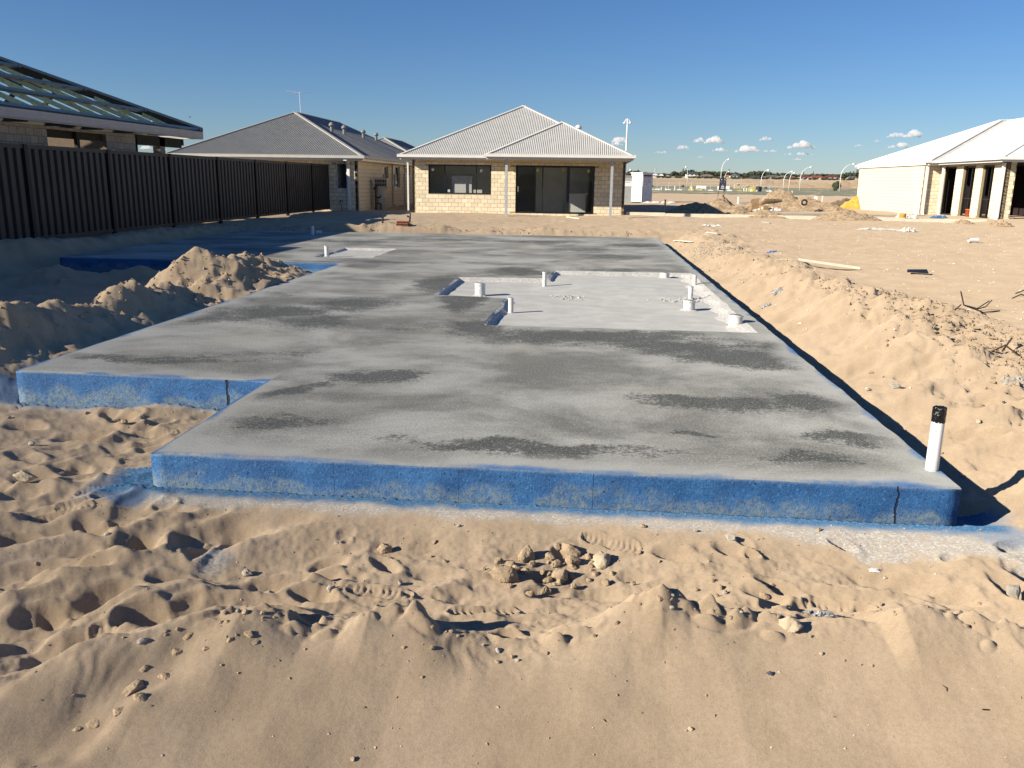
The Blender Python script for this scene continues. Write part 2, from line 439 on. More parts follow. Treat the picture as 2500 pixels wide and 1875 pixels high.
def height(x, y):
    x = np.asarray(x, float); y = np.asarray(y, float)
    r = np.hypot(x, y)
    n1 = fbm(x*.35, y*.35, 3, 3); n2 = fbm(x*1.3, y*1.3, 4, 20); n3 = fbm(x*5.2, y*5.2, 4, 40)
    z = .07 + .05*n1*np.clip(r/20, .3, 1) + far_rise(r)
    z = z + .12*sstep(14, 18, x)*sstep(60, 34, y)*sstep(25, 34, y)
    d = slab_dist(x, y)
    exc = np.maximum(sstep(2.2, .3, d), sstep(6.2, 5.2, y)*sstep(8, 3.5, np.abs(x+.2)))
    z = z*(1-exc) + exc*(-.235 + .035*n2)
    # notch on the left, between the wing and the front part
    notch = sstep(-4.0, -4.4, x)*sstep(15.0, 14.2, y)*sstep(-12, -10.4, x)*sstep(4.5, 6.5, y)
    z = z*(1-notch) + notch*(-.28 + .05*n1 + .03*n2)
    near = sstep(60, 20, r)
    # bank along the left edge of the slab
    hb = prof(LBANK, y) + .06*n2 + .035*n3 + .015*ridged(x*2.2, y*2.2, 3, 31) - .01
    w = np.exp(-np.abs((x+5.0+.42*sstep(9.2, 10.8, y)-.15*n1)/(.50+.12*sstep(9.2, 10.8, y)))**1.6)
    fl = sstep(-5.6, -4.9, x)*sstep(5.6, 6.6, y)*sstep(14.3, 13.4, y)*(x < -4.2)
    z = z + np.maximum(-.20 + .13*sstep(9.0, 10.5, y) + .05*n2 + .02*n3 - z, 0)*fl
    kb = sstep(5.3, 6.2, y)*sstep(14.6, 13.6, y)*(x < -4.2)
    z = np.where(kb > 0, np.maximum(z, z + (hb - z)*w*kb), z)
    for mx, my, rx, ry, h, ro in MOUNDS:
        if h > .3: continue
        e = ((x-mx)/rx)**2 + ((y-my)/ry)**2
        z = z + h*np.exp(-e*1.2)*(1+.35*n2)
    # bank right of the slab, with a crumbly outer side
    hr = prof(RBANK, y) + .02*sstep(14, 10, y) + .085*n2 + .04*n3 + .03*ridged(x*1.7, y*1.7, 2, 33)
    xr = 3.2 + .12*n1 + .10*np.sin(y*.9)
    wr = np.where(x < xr, np.exp(-((x-xr)/.72)**2), np.exp(-((x-xr)/.62)**2))
    kr = sstep(2.05, 2.3, x)*sstep(3.4, 4.4, y)*sstep(26, 23, y)
    z = np.where(kr*wr > 0, z + np.maximum(hr - z, -.05)*wr*kr, z)
    # bank behind the slab
    hk = prof(BBANK, x) + .04*n2 + .03*n3
    wk = np.exp(-((y-24.25-.2*n1)/.55)**2)*sstep(-11, -9.5, x)*sstep(4, 2.4, x)
    z = z + np.maximum(hk - z, 0)*wk*sstep(23.15, 23.45, y)
    # foot of the fence
    hf = prof(FBANK, y) + .06*n2 + .03*n3
    wf = np.exp(-((x+10.7)/.55)**2)*sstep(30, 24, y)
    z = z + np.maximum(hf - z, 0)*wf*sstep(-9.47, -9.9, x)
    z = np.where(x < -11, np.maximum(z, .02 + .05*n1), z)
    # spoil ridge in front of the camera
    cy = np.interp(x, CRX, CRY) + .02*n3; cz = np.interp(x, CRX, CRZ)
    dy = y - cy
    czs = np.interp(x, CRX, CRS)
    lump = .020*fbm(x*6.5, y*5, 3, 70)*(.25+1.1*sstep(-.1, .4, fbm(x*1.9, x*0+8.1, 2, 73)))
    xm = sstep(.0, .35, fbm(x*2.1, x*0+3.3, 2, 71))
    rill = .012*fbm(x*6.5 + 1.6*n2, y*1.3, 3, 77)*np.exp(-((dy+.10)/.11)**2)*xm
    kd = sstep(0, .30, -dy)
    front = cz*(1-kd) + czs*kd - .21*(np.sqrt(dy*dy + .0016) - .04) - .02*sstep(0, .6, -dy) + rill
    back = z + (cz - z)*np.exp(-np.abs(dy/.20)**1.7) + lump*np.exp(-(dy/.1)**2)
    kf = sstep(6.5, 5.0, np.abs(x+.2))
    zf = np.where(dy < 0, front + lump*np.exp(-(dy/.07)**2) + .012*n1*sstep(.1, .6, -dy) + .006*n2, back)
    z = np.where(y < 4.0, z*(1-kf) + np.maximum(zf, -.75)*kf, z)
    # left foreground: long slumped ridges
    kl = sstep(-.9, -1.6, x)*sstep(4.6, 3.4, y)*sstep(-6, -4, x)
    a = x*math.cos(R(55)) - y*math.sin(R(55))
    z = z + kl*(.030*np.sin(a*15 + 2.2*n2 + 1.0) + .02*n2)*sstep(.0, .35, dy+.75)
    # flat beaten strip at the foot of the slab front
    st = sstep(.55, .10, 4.1-y)*(y < 4.105)*sstep(-2.75, -2.5, x)*sstep(2.5, 2.15, x)
    z = z*(1-st) + st*(-.192 - .02*(x+2.3)/4.2*.6 + .004*n3)
    # small relief everywhere near
    z = z + near*(.006*n3 + .010*n2)*(1-st)*np.clip(.3 + r*.05, .3, 1.6)
    sm = sstep(0, .15, -dy)*(y < 3.2)                    # the near slope is smooth
    z = z + (1-sm)*(1-st)*.004*fbm(x*22, y*22, 2, 90)*sstep(10, 5, r)
    # crumbly patches
    cr = sstep(.1, .5, n2 + .5*n1)*sstep(2.6, 3.1, x)*sstep(16, 12, y)*sstep(5.0, 4.2, x)
    z = z + cr*.03*np.abs(fbm(x*16, y*16, 2, 95))
    return z

def apply_dents(x, y, z):
    """footprints and kicked hollows, pressed into flattened arrays in place"""
    o = np.argsort(y); ys = y[o]
    for (cx, cy, rx, ry, dep, ro, rim) in DENTS:
        R2 = 2.1*max(rx, ry)
        i0, i1 = np.searchsorted(ys, cy-R2), np.searchsorted(ys, cy+R2)
        if i1 <= i0: continue
        idx = o[i0:i1]
        dx = x[idx]-cx; k = np.abs(dx) < R2
        if not k.any(): continue
        idx = idx[k]; dx = dx[k]; dy = y[idx]-cy
        c, s = math.cos(ro), math.sin(ro)
        u = (dx*c + dy*s)/rx; v = (-dx*s + dy*c)/ry
        q = np.sqrt(u*u + v*v)
        q = q*(1 + .18*vnoise(x[idx]*9, y[idx]*9, 5))
        bowl = -np.where(q < 1, (1-q*q)**1.2, 0)
        rm = rim*np.exp(-((q-1.12)/.28)**2)
        z[idx] += dep*(bowl + rm)*(slab_dist(x[idx], y[idx]) > .05)
    for (cx, cy, ro, ln) in FEET:
        R2 = .32
        i0, i1 = np.searchsorted(ys, cy-R2), np.searchsorted(ys, cy+R2)
        if i1 <= i0: continue
        idx = o[i0:i1]
        dx = x[idx]-cx; k = np.abs(dx) < R2; idx = idx[k]; dx = dx[k]; dy = y[idx]-cy
        c, s = math.cos(ro), math.sin(ro)
        u = (dx*c + dy*s)/(ln/2); v = (-dx*s + dy*c)
        half = .052 - .012*np.exp(-((u+.12)/.25)**2) - .006*sstep(.2, -.9, u)
        half = half*np.sqrt(np.clip(1-np.abs(u)**5, 0, 1))
        inside = sstep(0, .010, half-np.abs(v))*(np.abs(u) < 1)
        tread = .5 + .5*np.sin(u*ln/2*2*math.pi/.028 + np.abs(v)*60)
        tread = sstep(.2, .8, tread)*(np.abs(u+.12) > .10)
        edge = np.exp(-((np.abs(v)-half-.012)/.012)**2)*(np.abs(u) < 1.05)
        z[idx] += -inside*(.010 - .005*tread) + .008*edge*(1-inside)
    return z

def ground_z(x, y):
    x = np.atleast_1d(np.asarray(x, float)); y = np.atleast_1d(np.asarray(y, float))
    return apply_dents(x, y, height(x, y))
def gz(x, y): return float(ground_z([x], [y])[0])
def hit(px, py):
    """where the line of sight through a photograph pixel meets the sand"""
    d = ray(px, py); hd = math.hypot(d.x, d.y)
    s = np.exp(np.linspace(math.log(1.4), math.log(400), 1500))/hd
    xs = EYE.x + d.x*s; ys = EYE.y + d.y*s; zs = EYE.z + d.z*s
    g = ground_z(xs, ys); k = np.argmax(zs < g)
    return Vector((xs[k], ys[k], g[k]))

# ground sheet: a polar grid, fine near the viewer, reaching the horizon
ang = np.concatenate([np.linspace(-180, -44, 40, endpoint=False), np.linspace(-44, 36, 860, endpoint=False), np.linspace(36, 180, 42, endpoint=False)])
rad = [0.25]
while rad[-1] < 6000:
    q = rad[-1]
    rad.append(q*(1.05 if q < 1.4 else 1.0036 if q < 6.2 else 1.0062 if q < 45 else 1.03 if q < 1200 else 1.2))
rad = np.array(rad); NA, NR = len(ang), len(rad)
A, RR = np.meshgrid(np.radians(ang), rad)
gx = (RR*np.sin(A)).ravel(); gy = (RR*np.cos(A)).ravel()
zz = apply_dents(gx, gy, height(gx, gy))
inside = slab_dist(gx, gy) <= 0
zz[inside] = -.40
co = np.stack([gx, gy, zz], 1)
ii = np.arange(NR-1)[:, None]*NA; jj = np.arange(NA)[None, :]; j2 = (jj+1) % NA
quads = np.stack([ii+jj, ii+NA+jj, ii+NA+j2, ii+j2], -1).reshape(-1, 4)[:, ::-1]
me = bpy.data.meshes.new('sand_ground')
me.vertices.add(len(co)); me.vertices.foreach_set('co', co.ravel())
nq = len(quads)
me.loops.add(nq*4); me.polygons.add(nq)
me.loops.foreach_set('vertex_index', quads.ravel().astype(np.int32))
me.polygons.foreach_set('loop_start', np.arange(0, nq*4, 4, dtype=np.int32))
me.polygons.foreach_set('use_smooth', np.ones(nq, dtype=bool))
me.update(calc_edges=True)
# paint on the sand: R blue overspray, G white cement slurry, B dark damp soil
pb = np.zeros(len(co)); pw = np.zeros(len(co)); pd = np.zeros(len(co))
sel = np.where((np.hypot(gx, gy) < 12))[0]
x, y = gx[sel], gy[sel]
nn = fbm(x*4, y*4, 3, 7); nf = fbm(x*18, y*18, 2, 9)
df = 4.1 - y
inx = sstep(-2.75, -2.55, x+.08*nn)*sstep(2.28, 2.1, x+.06*nn)
pb[sel] = inx*sstep(.155, .05, df+.03*nn+.012*nf)*(df > -.3)
wide = .21 + .20*sstep(.8, 1.6, x) + .10*nn*(.4 + sstep(.9, 1.6, x))
pw[sel] = inx*sstep(wide+.05, wide-.05, df+.02*nf)*(df > -.3)
lx = sstep(-.24, -.10, -np.hypot((x+2.40)/1.0, (y-4.02)/1.2)+.05*nn-.03)
pb[sel] = np.maximum(pb[sel], .75*sstep(.40,.75,lx)*(x < -2.2))
bx = sstep(.22, .10, np.hypot(x-2.05, (y-4.02)*1.1)+.05*nn)
pb[sel] = np.maximum(pb[sel], .5*bx); pw[sel] = np.maximum(pw[sel], bx)
# second face at the notch
d2 = 5.8 - y
i2 = (x > -4.7)*(x < -2.32)
pb[sel] = np.maximum(pb[sel], .8*i2*sstep(.10, .02, d2+.03*nn)*(d2 > -.3))
pw[sel] = np.maximum(pw[sel], i2*sstep(.18, .06, d2+.05*nn)*(d2 > -.3))
px_, py_ = P2(520, 1350)
tri = sstep(.10, .02, np.hypot((x-px_)*1.0, (y-py_)*.8)+.05*nn)
pw[sel] = np.maximum(pw[sel], tri)
# grey slurry patches on the bank to the right and damp sand in the far field
x, y = gx, gy; r = np.hypot(x, y)
gf = sstep(250, 330, r)*sstep(.0, .3, fbm(x*.01, y*.01, 3, 60)+.15)
pd = .5*gf
ca = me.color_attributes.new('paint', 'FLOAT_COLOR', 'POINT')
ca.data.foreach_set('color', np.stack([pb, pw, pd, np.ones(len(co))], 1).astype(np.float32).ravel())

mt, t, b, out = nodes('sand')
p = pos(t)
att = N(t, 'ShaderNodeVertexColor', layer_name='paint')
sep = N(t, 'ShaderNodeSeparateColor'); L(t, att.outputs['Color'], sep.inputs[0])
big = noise(t, p, .22, 3); mid = noise(t, p, 2.6, 5); fine = noise(t, p, 55, 4, .7); grain = noise(t, p, 250, 3, .8)
c = mixc(t, mapr(t, mid, .3, .72), (.375, .288, .197), (.455, .356, .252))
c = mixc(t, mapr(t, big, .35, .7, 0, .35), c, (.375, .292, .195))
c = mixc(t, mapr(t, fine, .35, .75, 0, .45), c, (.295, .22, .142))
c = mixc(t, mapr(t, grain, .54, .68, 0, .55), c, (.50, .41, .30))
c = mixc(t, mapr(t, grain, .45, .33, 0, .55), c, (.20, .148, .098))
c = mixc(t, sep.outputs[2], c, (.27, .215, .135))
fib = noise(t, p, 70, 3, .8)
wmask = math_(t, 'MULTIPLY', sep.outputs[1], mapr(t, fib, .35, .65, .35, .95))
c = mixc(t, wmask, c, mixc(t, mapr(t, fib, .45, .65), (.33, .32, .295), (.49, .505, .50)))
bmask = math_(t, 'MULTIPLY', sep.outputs[0], mapr(t, fib, .3, .55, .45, 1))
c = mixc(t, bmask, c, (.03, .13, .27))
L(t, c, b.inputs['Base Color'])
b.inputs['Roughness'].default_value = .95
b.inputs['Specular IOR Level'].default_value = .12
b.inputs['Diffuse Roughness'].default_value = .85
pl = N(t, 'ShaderNodeVectorMath', operation='LENGTH'); L(t, p, pl.inputs[0])
n0 = bump(t, b, mid, .10, .04)
n1_ = bump(t, b, fine, .30, .007, n0)
g_ = bump(t, b, grain, .40, .0025, n1_)
for nd in t.nodes:
    if nd.type == 'BUMP' and nd.inputs['Strength'].default_value > .2:
        L(t, math_(t, 'MULTIPLY', mapr(t, pl.outputs['Value'], 5, 22), -nd.inputs['Strength'].default_value), nd.inputs['Strength'])
for nd in t.nodes:
    if nd.type == 'MATH' and nd.operation == 'MULTIPLY' and nd.outputs[0].links and nd.outputs[0].links[0].to_node.type == 'BUMP':
        k_ = nd.inputs[1].default_value; nd.operation = 'MULTIPLY_ADD'; nd.inputs[1].default_value = k_; nd.inputs[2].default_value = -k_
me.materials.append(mt)
ground = link(bpy.data.objects.new('sand_ground', me))
tag(ground, 'trampled pale sand of the building lots running to the horizon', None, None, 'structure')
M['sand'] = mt

# pale edges, road and green verge laid over the sand
def sheet(name, pts, mat, lift, label, n=24):
    """a sheet draped over the ground: four corners, subdivided"""
    a, b_, c_, d_ = [Vector((q[0], q[1], 0)) for q in pts]
    vs = []; fs = []
    U = np.linspace(0, 1, n+1)
    for v in U:
        for u in U:
            vs.append((a*(1-u)+b_*u)*(1-v) + (d_*(1-u)+c_*u)*v)
    xs = np.array([q.x for q in vs]); ys = np.array([q.y for q in vs])
    zs = ground_z(xs, ys)+lift
    mb = MB()
    mb.add([(xs[i], ys[i], zs[i]) for i in range(len(vs))], [(j*(n+1)+i, j*(n+1)+i+1, (j+1)*(n+1)+i+1, (j+1)*(n+1)+i) for j in range(n) for i in range(n)])
    o = mb.build(name, mat, None, True)
    return tag(o, label, None, None, 'structure')
sheet('road', [(7.5, 40.6), (15.9, 41.6), (15.9, 43.4), (7.2, 43.6)], M['asphalt'], .012, 'sand dusted grey road strip between the spoil heaps', 40)
sheet('road', [(10.5, 57.5), (16.0, 57.0), (17.5, 68.0), (11.5, 68.0)], M['asphalt'], .012, 'far grey piece of road beside the cardboard rubbish', 20)
mt, t, b, out = nodes('hydromulch_green')
p = pos(t)
c = mixc(t, mapr(t, noise(t, p, .05, 4), .35, .65), (.21, .235, .145), (.30, .28, .17))
c = mixc(t, mapr(t, noise(t, p, .5, 4), .45, .7, 0, .5), c, (.33, .29, .18))
L(t, c, b.inputs['Base Color']); b.inputs['Roughness'].default_value = .95
M['green'] = mt
sheet('green_verge', [(8, 118), (60, 118), (150, 300), (19, 300)], M['green'], .03, 'flat green sprayed verge beyond the lots with stakes and lamps', 30)

# ------------------------------------------------------------------ the concrete slab
def sub_loop(poly, step, jit, seed, round_=0.0):
    pts = []
    n = len(poly)
    for i in range(n):
        a = Vector(poly[i]); b_ = Vector(poly[(i+1) % n]); Ln = (b_-a).length; k = max(1, int(Ln/step))
        nrm = Vector(((b_-a).y, -(b_-a).x)).normalized()
        for j in range(k):
            q = a + (b_-a)*(j/k)
            s = j/k*Ln
            off = float(fbm(np.array([s*2.2+i*31]), np.array([seed*3.3]), 4, seed)[0])*jit
            if j == 0: off = 0
            pts.append(q + nrm*off)
    return pts
REC1 = [(-1.04, 8.47), (1.75, 8.47), (1.75, 14.12), (-.52, 14.05), (-.58, 12.88), (-1.95, 12.74), (-1.95, 10.68), (-1.0, 10.52)]
REC2 = [(-5.19, 15.55), (-4.02, 15.5), (-4.05, 17.82), (-5.19, 17.8)]
slab = thing('concrete_slab', (-2, 13, 0), 'large grey concrete house slab with blue painted edges and sunken wet areas', 'concrete slab')
outer = sub_loop(SLAB, .07, .012, 2)
mt, t, b, out = nodes('slab_concrete')
p = pos(t)
sx = N(t, 'ShaderNodeMapping', vector_type='POINT'); sx.inputs['Scale'].default_value = (.8, 1.0, 1.0); L(t, p, sx.inputs[0])
streak = noise(t, sx.outputs[0], .85, 9, .68, .3)
streak2 = noise(t, sx.outputs[0], 4.5, 6, .7)
fine = noise(t, p, 30, 6, .8); spk = noise(t, p, 75, 4, .75)
c = mixc(t, mapr(t, streak, .36, .64), (.125, .127, .114), (.325, .328, .305))
c = mixc(t, mapr(t, streak2, .52, .75, 0, .4), c, (.24, .245, .225))
c = mixc(t, mapr(t, noise(t, p, .5, 3), .5, .7, 0, .35), c, (.33, .31, .24))
# damp patches: centre x, y, half sizes, turn
dn = N(t, 'ShaderNodeTexNoise', i_Scale=1.6, i_Detail=5.0, i_Roughness=.6); L(t, p, dn.inputs['Vector'])
dv = N(t, 'ShaderNodeVectorMath', operation='MULTIPLY_ADD'); L(t, dn.outputs['Color'], dv.inputs[0]); dv.inputs[1].default_value = (.9, .75, 0); L(t, p, dv.inputs[2])
def slabpx(px, py): v = onz(px, py, 0); return v.x, v.y
ST = []
def stain(px, py, a, b_, rot=0, w=1.0):
    x, y = slabpx(px, py); ST.append((x, y, a, b_, rot, w))
for a in [(725,950,.35,.10,55,.8),(640,1030,.40,.16,8,.8),(930,920,.38,.20,0,1),(560,770,.8,.5,25,.75),(680,760,.45,.45,30,.9),(770,785,.4,.5,20,.8),(870,742,.45,.6,10,.9),(650,870,.5,.2,10,.4),
          (1135,735,.24,.9,5,1.0),(1170,800,.35,.45,0,1.),(1080,690,.35,1.0,0,.9),(1260,662,.45,.6,0,.9),(1400,822,1.1,.36,0,.95),(1650,845,.62,.34,-5,1),(1800,875,.50,.36,-12,1.),(1530,820,.9,.25,0,.8),(1900,845,.5,.2,0,.7),
          (1740,985,.50,.18,0,1.),(1990,983,.36,.24,0,1.),(1310,1092,.55,.12,-8,1.),(1180,1098,.40,.10,5,.9),(1500,1100,.4,.06,-6,.5),(1655,1058,.14,.04,0,.8),(1970,1118,.28,.09,5,.95),(2090,1075,.30,.10,-10,.9),(1000,1085,.3,.1,0,.6),
          (370,870,.55,.10,8,.8),(240,872,.5,.10,0,.7),(450,880,.5,.12,0,.7),(1420,610,.9,.6,0,.7),(1270,665,.7,.5,0,.8),(1510,628,.8,.7,0,.7),(1300,590,1.2,.5,0,.6),(1080,585,1.2,.5,0,.6),(1560,600,.9,.6,0,.8),(880,590,1.2,.35,0,.6),(940,640,.8,.3,0,.6),
          (860,650,.7,.3,0,.6),(760,640,.6,.25,0,.6),(1480,660,.6,.4,0,.6),(620,720,.6,.4,0,.5),(1000,800,.5,.3,0,.4)]:
    stain(*a)
acc = None
for x, y, a, b_, rot, w in ST:
    mp = N(t, 'ShaderNodeMapping', vector_type='TEXTURE')
    mp.inputs['Location'].default_value = (x+.45, y+.38, 0); mp.inputs['Rotation'].default_value = (0, 0, R(rot)); mp.inputs['Scale'].default_value = (a, b_, 1)
    L(t, dv.outputs[0], mp.inputs[0])
    vm = N(t, 'ShaderNodeVectorMath', operation='MULTIPLY'); L(t, mp.outputs[0], vm.inputs[0]); vm.inputs[1].default_value = (1, 1, 0)
    ln = N(t, 'ShaderNodeVectorMath', operation='LENGTH'); L(t, vm.outputs[0], ln.inputs[0])
    mm = mapr(t, ln.outputs['Value'], 1.75, .30, 0, w)
    acc = mm if acc is None else math_(t, 'MAXIMUM', acc, mm)
brk = math_(t, 'ADD', acc, math_(t, 'ADD', mapr(t, fine, .3, .7, .55, -.60, smooth=False), mapr(t, streak2, .3, .7, .35, -.35, smooth=False)))
stn = mapr(t, math_(t, 'MULTIPLY', brk, mapr(t, acc, .02, .25)), .18, .80)
c = mixc(t, math_(t, 'MULTIPLY', stn, .93), c, (.050, .054, .050))
c = mixc(t, mapr(t, fine, .54, .74, 0, .40), c, (.47, .465, .44))
c = mixc(t, mapr(t, spk, .53, .67, 0, .55), c, (.54, .54, .52))
c = mixc(t, mapr(t, spk, .47, .35, 0, .7), c, (.10, .10, .09))
# pale worn band and blue overspray along the edges
sp = N(t, 'ShaderNodeSeparateXYZ'); L(t, p, sp.inputs[0])
X_, Y_ = sp.outputs[0], sp.outputs[1]
def near_edge(axis, e, sgn, lo=None, hi=None):
    d = math_(t, 'MULTIPLY', math_(t, 'SUBTRACT', axis, e), sgn)      # distance inside the edge
    oth = Y_ if axis is X_ else X_
    if lo is not None:
        ok = math_(t, 'MULTIPLY', math_(t, 'GREATER_THAN', oth, lo), math_(t, 'LESS_THAN', oth, hi))
        d = math_(t, 'ADD', d, math_(t, 'MULTIPLY', math_(t, 'SUBTRACT', 1.0, ok), 60.0))
    return d
ds = [near_edge(Y_, 4.1, 1), near_edge(X_, 1.9, -1), near_edge(X_, -2.3, 1, 3.9, 5.8), near_edge(Y_, 5.81, 1, -4.4, -2.28), near_edge(X_, -4.27, 1, 5.7, 14.4), near_edge(Y_, 14.38, 1, -9.8, -4.26)]
dm = ds[0]
for q in ds[1:]: dm = math_(t, 'MINIMUM', dm, q)
en = noise(t, p, 1.7, 4); en2 = noise(t, p, 24, 4, .7)
c = mixc(t, mapr(t, math_(t, 'ADD', dm, math_(t, 'MULTIPLY', en, -.5)), .04, -.22, 0, .6), c, (.36, .365, .345))
bl = math_(t, 'ADD', dm, math_(t, 'ADD', math_(t, 'MULTIPLY', en, -.34), math_(t, 'MULTIPLY', en2, -.07)))
c = mixc(t, mapr(t, bl, -.155, -.245, 0, .92), c, (.038, .13, .31))
# sunken areas are cleaner and paler
zlow = mapr(t, sp.outputs[2], -.008, -.03)
rc = mixc(t, mapr(t, streak2, .35, .7), (.36, .36, .34), (.44, .44, .42))
rc = mixc(t, mapr(t, fine, .55, .8, 0, .5), rc, (.58, .57, .53))
rc = mixc(t, mapr(t, spk, .40, .28, 0, .4), rc, (.2, .2, .2))
c = mixc(t, zlow, c, rc)
L(t, c, b.inputs['Base Color'])
b.inputs['Roughness'].default_value = .82
b.inputs['Specular IOR Level'].default_value = .25
b.inputs['Diffuse Roughness'].default_value = .6
b0 = bump(t, b, fine, .25, .006); bump(t, b, spk, .35, .003, b0)
M['slab'] = mt

# painted edge face
mt, t, b, out = nodes('blue_painted_edge')
p = pos(t)
sp = N(t, 'ShaderNodeSeparateXYZ'); L(t, p, sp.inputs[0])
n1_ = noise(t, p, 6, 5); n2_ = noise(t, p, 34, 6, .8); n3_ = noise(t, p, 70, 5, .8)
c = mixc(t, mapr(t, n1_, .3, .7), (.019, .088, .235), (.036, .140, .335))
c = mixc(t, mapr(t, n2_, .5, .75, 0, .8), c, (.030, .068, .135))
c = mixc(t, mapr(t, n3_, .54, .66, 0, .85), c, (.105, .25, .48))
c = mixc(t, mapr(t, n3_, .44, .34, 0, .7), c, (.012, .035, .09))
# greyish worn scallops low on the face
sc_ = noise(t, p, 5.2, 2, .4)
low = mapr(t, math_(t, 'ADD', sp.outputs[2], math_(t, 'MULTIPLY', sc_, -.34)), -.275, -.36)
c = mixc(t, math_(t, 'MULTIPLY', low, mapr(t, n2_, .38, .62, .15, .85)), c, (.20, .255, .27))
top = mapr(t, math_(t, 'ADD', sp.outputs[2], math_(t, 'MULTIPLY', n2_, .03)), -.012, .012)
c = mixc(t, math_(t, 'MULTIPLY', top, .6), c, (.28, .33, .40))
# form joints and cracks at set places along the face
jit = math_(t, 'MULTIPLY', math_(t, 'SUBTRACT', noise(t, p, 14, 4), .5), .045)
xj = math_(t, 'ADD', sp.outputs[0], jit)
cr = None
for px, py, w in ((815,1140,.0018),(1450,1160,.0022),(2192,1220,.006),(555,950,.011),(1120,1150,.0012)):
    xc = ony(px, py, 4.1 if px != 555 else 5.8).x
    d = math_(t, 'ABSOLUTE', math_(t, 'SUBTRACT', xj if w > .005 else math_(t, 'ADD', sp.outputs[0], math_(t, 'MULTIPLY', jit, .12)), xc))
    k = mapr(t, d, w*1.3, w*.5, 0, 1.0 if w > .005 else .5)
    cr = k if cr is None else math_(t, 'MAXIMUM', cr, k)
hl = math_(t, 'ABSOLUTE', math_(t, 'ADD', sp.outputs[2], math_(t, 'ADD', .075, math_(t, 'MULTIPLY', jit, .1))))
pit = mapr(t, noise(t, p, 48, 3, .6), .34, .24)
c = mixc(t, math_(t, 'MAXIMUM', math_(t, 'MULTIPLY', cr, .92), math_(t, 'MULTIPLY', pit, .75)), c, (.008, .014, .035))
L(t, c, b.inputs['Base Color'])
b.inputs['Roughness'].default_value = .62
b.inputs['Specular IOR Level'].default_value = .3
hgt = math_(t, 'SUBTRACT', math_(t, 'ADD', n2_, math_(t, 'MULTIPLY', n3_, .5)), math_(t, 'MULTIPLY', math_(t, 'MAXIMUM', cr, pit), 1.5))
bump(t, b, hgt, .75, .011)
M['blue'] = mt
M['rough_conc'] = simple('rough_concrete', (.48, .47, .445), .95, .22, 40, bmp=1.0, bscale=70)

bm = bmesh.new()
def loop_verts(pts, z): return [bm.verts.new((q[0], q[1], z)) for q in pts]
def loop_edges(vs): return [bm.edges.new((vs[i], vs[(i+1) % len(vs)])) for i in range(len(vs))]
ins = []
# rounded top arris: the top face starts 8 mm inside the edge
n_o = len(outer)
for i in range(n_o):
    a = Vector(outer[i-1]); c_ = Vector(outer[(i+1) % n_o]); d_ = (c_-a).normalized(); nrm = Vector((-d_.y, d_.x))
    ins.append(Vector(outer[i]) + nrm*.009)
vo = loop_verts(ins, 0.0)
eds = loop_edges(vo)
rec_loops = []
for k, (poly, dep) in enumerate(((REC1, -.06), (REC2, -.045))):
    l0 = sub_loop(poly, .06, .018, 30+k)
    cx = sum(q[0] for q in poly)/len(poly); cy = sum(q[1] for q in poly)/len(poly)
    vr = loop_verts(l0, 0.0)
    eds += loop_edges(vr)
    rec_loops.append((l0, vr, poly, dep))
bmesh.ops.triangle_fill(bm, edges=eds, use_beauty=True)
lip_faces = []
vl = loop_verts(outer, -.010)
for i in range(n_o):
    j = (i+1) % n_o
    bm.faces.new((vl[i], vl[j], vo[j], vo[i]))
bmesh.ops.recalc_face_normals(bm, faces=bm.faces)
if sum(f.normal.z for f in bm.faces) < 0: bmesh.ops.reverse_faces(bm, faces=bm.faces)
for v in bm.verts: v.co -= wloc(slab)
me = bpy.data.meshes.new('slab_top'); bm.to_mesh(me); bm.free(); me.materials.append(M['slab'])
link(bpy.data.objects.new('slab_top', me), slab)
# sunken floors with broken sloping sides
for k, (l0, vr, poly, dep) in enumerate(rec_loops):
    n = len(l0); cen = Vector((sum(q[0] for q in l0)/n, sum(q[1] for q in l0)/n))
    rows = []
    for s, zf in ((0, 0), (.35, .25), (.7, .75), (1, 1)):
        row = []
        for i in range(n):
            a = Vector(l0[i-1]); c_ = Vector(l0[(i+1) % n]); d_ = (c_-a).normalized(); nrm = Vector((-d_.y, d_.x))
            wd = .10 + .02*math.sin(i*.23) + .012*math.sin(i*.71) + .008*random.random()
            if poly is REC1 and l0[i][0] > 1.6: wd = .20 + .05*math.sin(i*.5)
            q = Vector(l0[i]) + nrm*wd*s
            row.append(Vector((q.x, q.y, dep*zf + (random.uniform(-.003, .003) if 0 < s < 1 else 0) - .0005*(s == 0))))
        rows.append(row)
    mb = MB()
    for r_ in range(3):
        vs = rows[r_] + rows[r_+1]
        mb.add(vs, [(i, (i+1) % n, n+(i+1) % n, n+i) for i in range(n)])
    mb.build('recess_edge', M['rough_conc'], slab)
    mb = MB()
    c0, c1 = min(q[0] for q in poly)-.03, max(q[0] for q in poly)+.03
    b0, b1 = min(q[1] for q in poly)-.03, max(q[1] for q in poly)+.03
    mb.add([(c0, b0, dep), (c1, b0, dep), (c1, b1, dep), (c0, b1, dep)], [(0, 1, 2, 3)])
    mb.build('recess_floor', M['slab'], slab)
# raised half of the wet area floor with a sloping front, and the rough scoop at its end
mb = MB()
q = [(-.30, 11.35), (1.10, 11.25), (1.12, 13.85), (-.30, 13.85)]
vs = [(-.75, 11.28, -.0595), (1.45, 11.12, -.0595), (-.15, 11.46, -.036), (1.02, 11.36, -.036), (-.05, 13.2, -.036), (.95, 13.2, -.036), (-.8, 13.9, -.0595), (1.5, 13.9, -.0595)]
mb.add(vs, [(0,1,3,2), (2,3,5,4), (4,5,7,6), (0,2,4,6), (1,7,5,3)])
mb.build('raised_floor', M['slab'], slab)
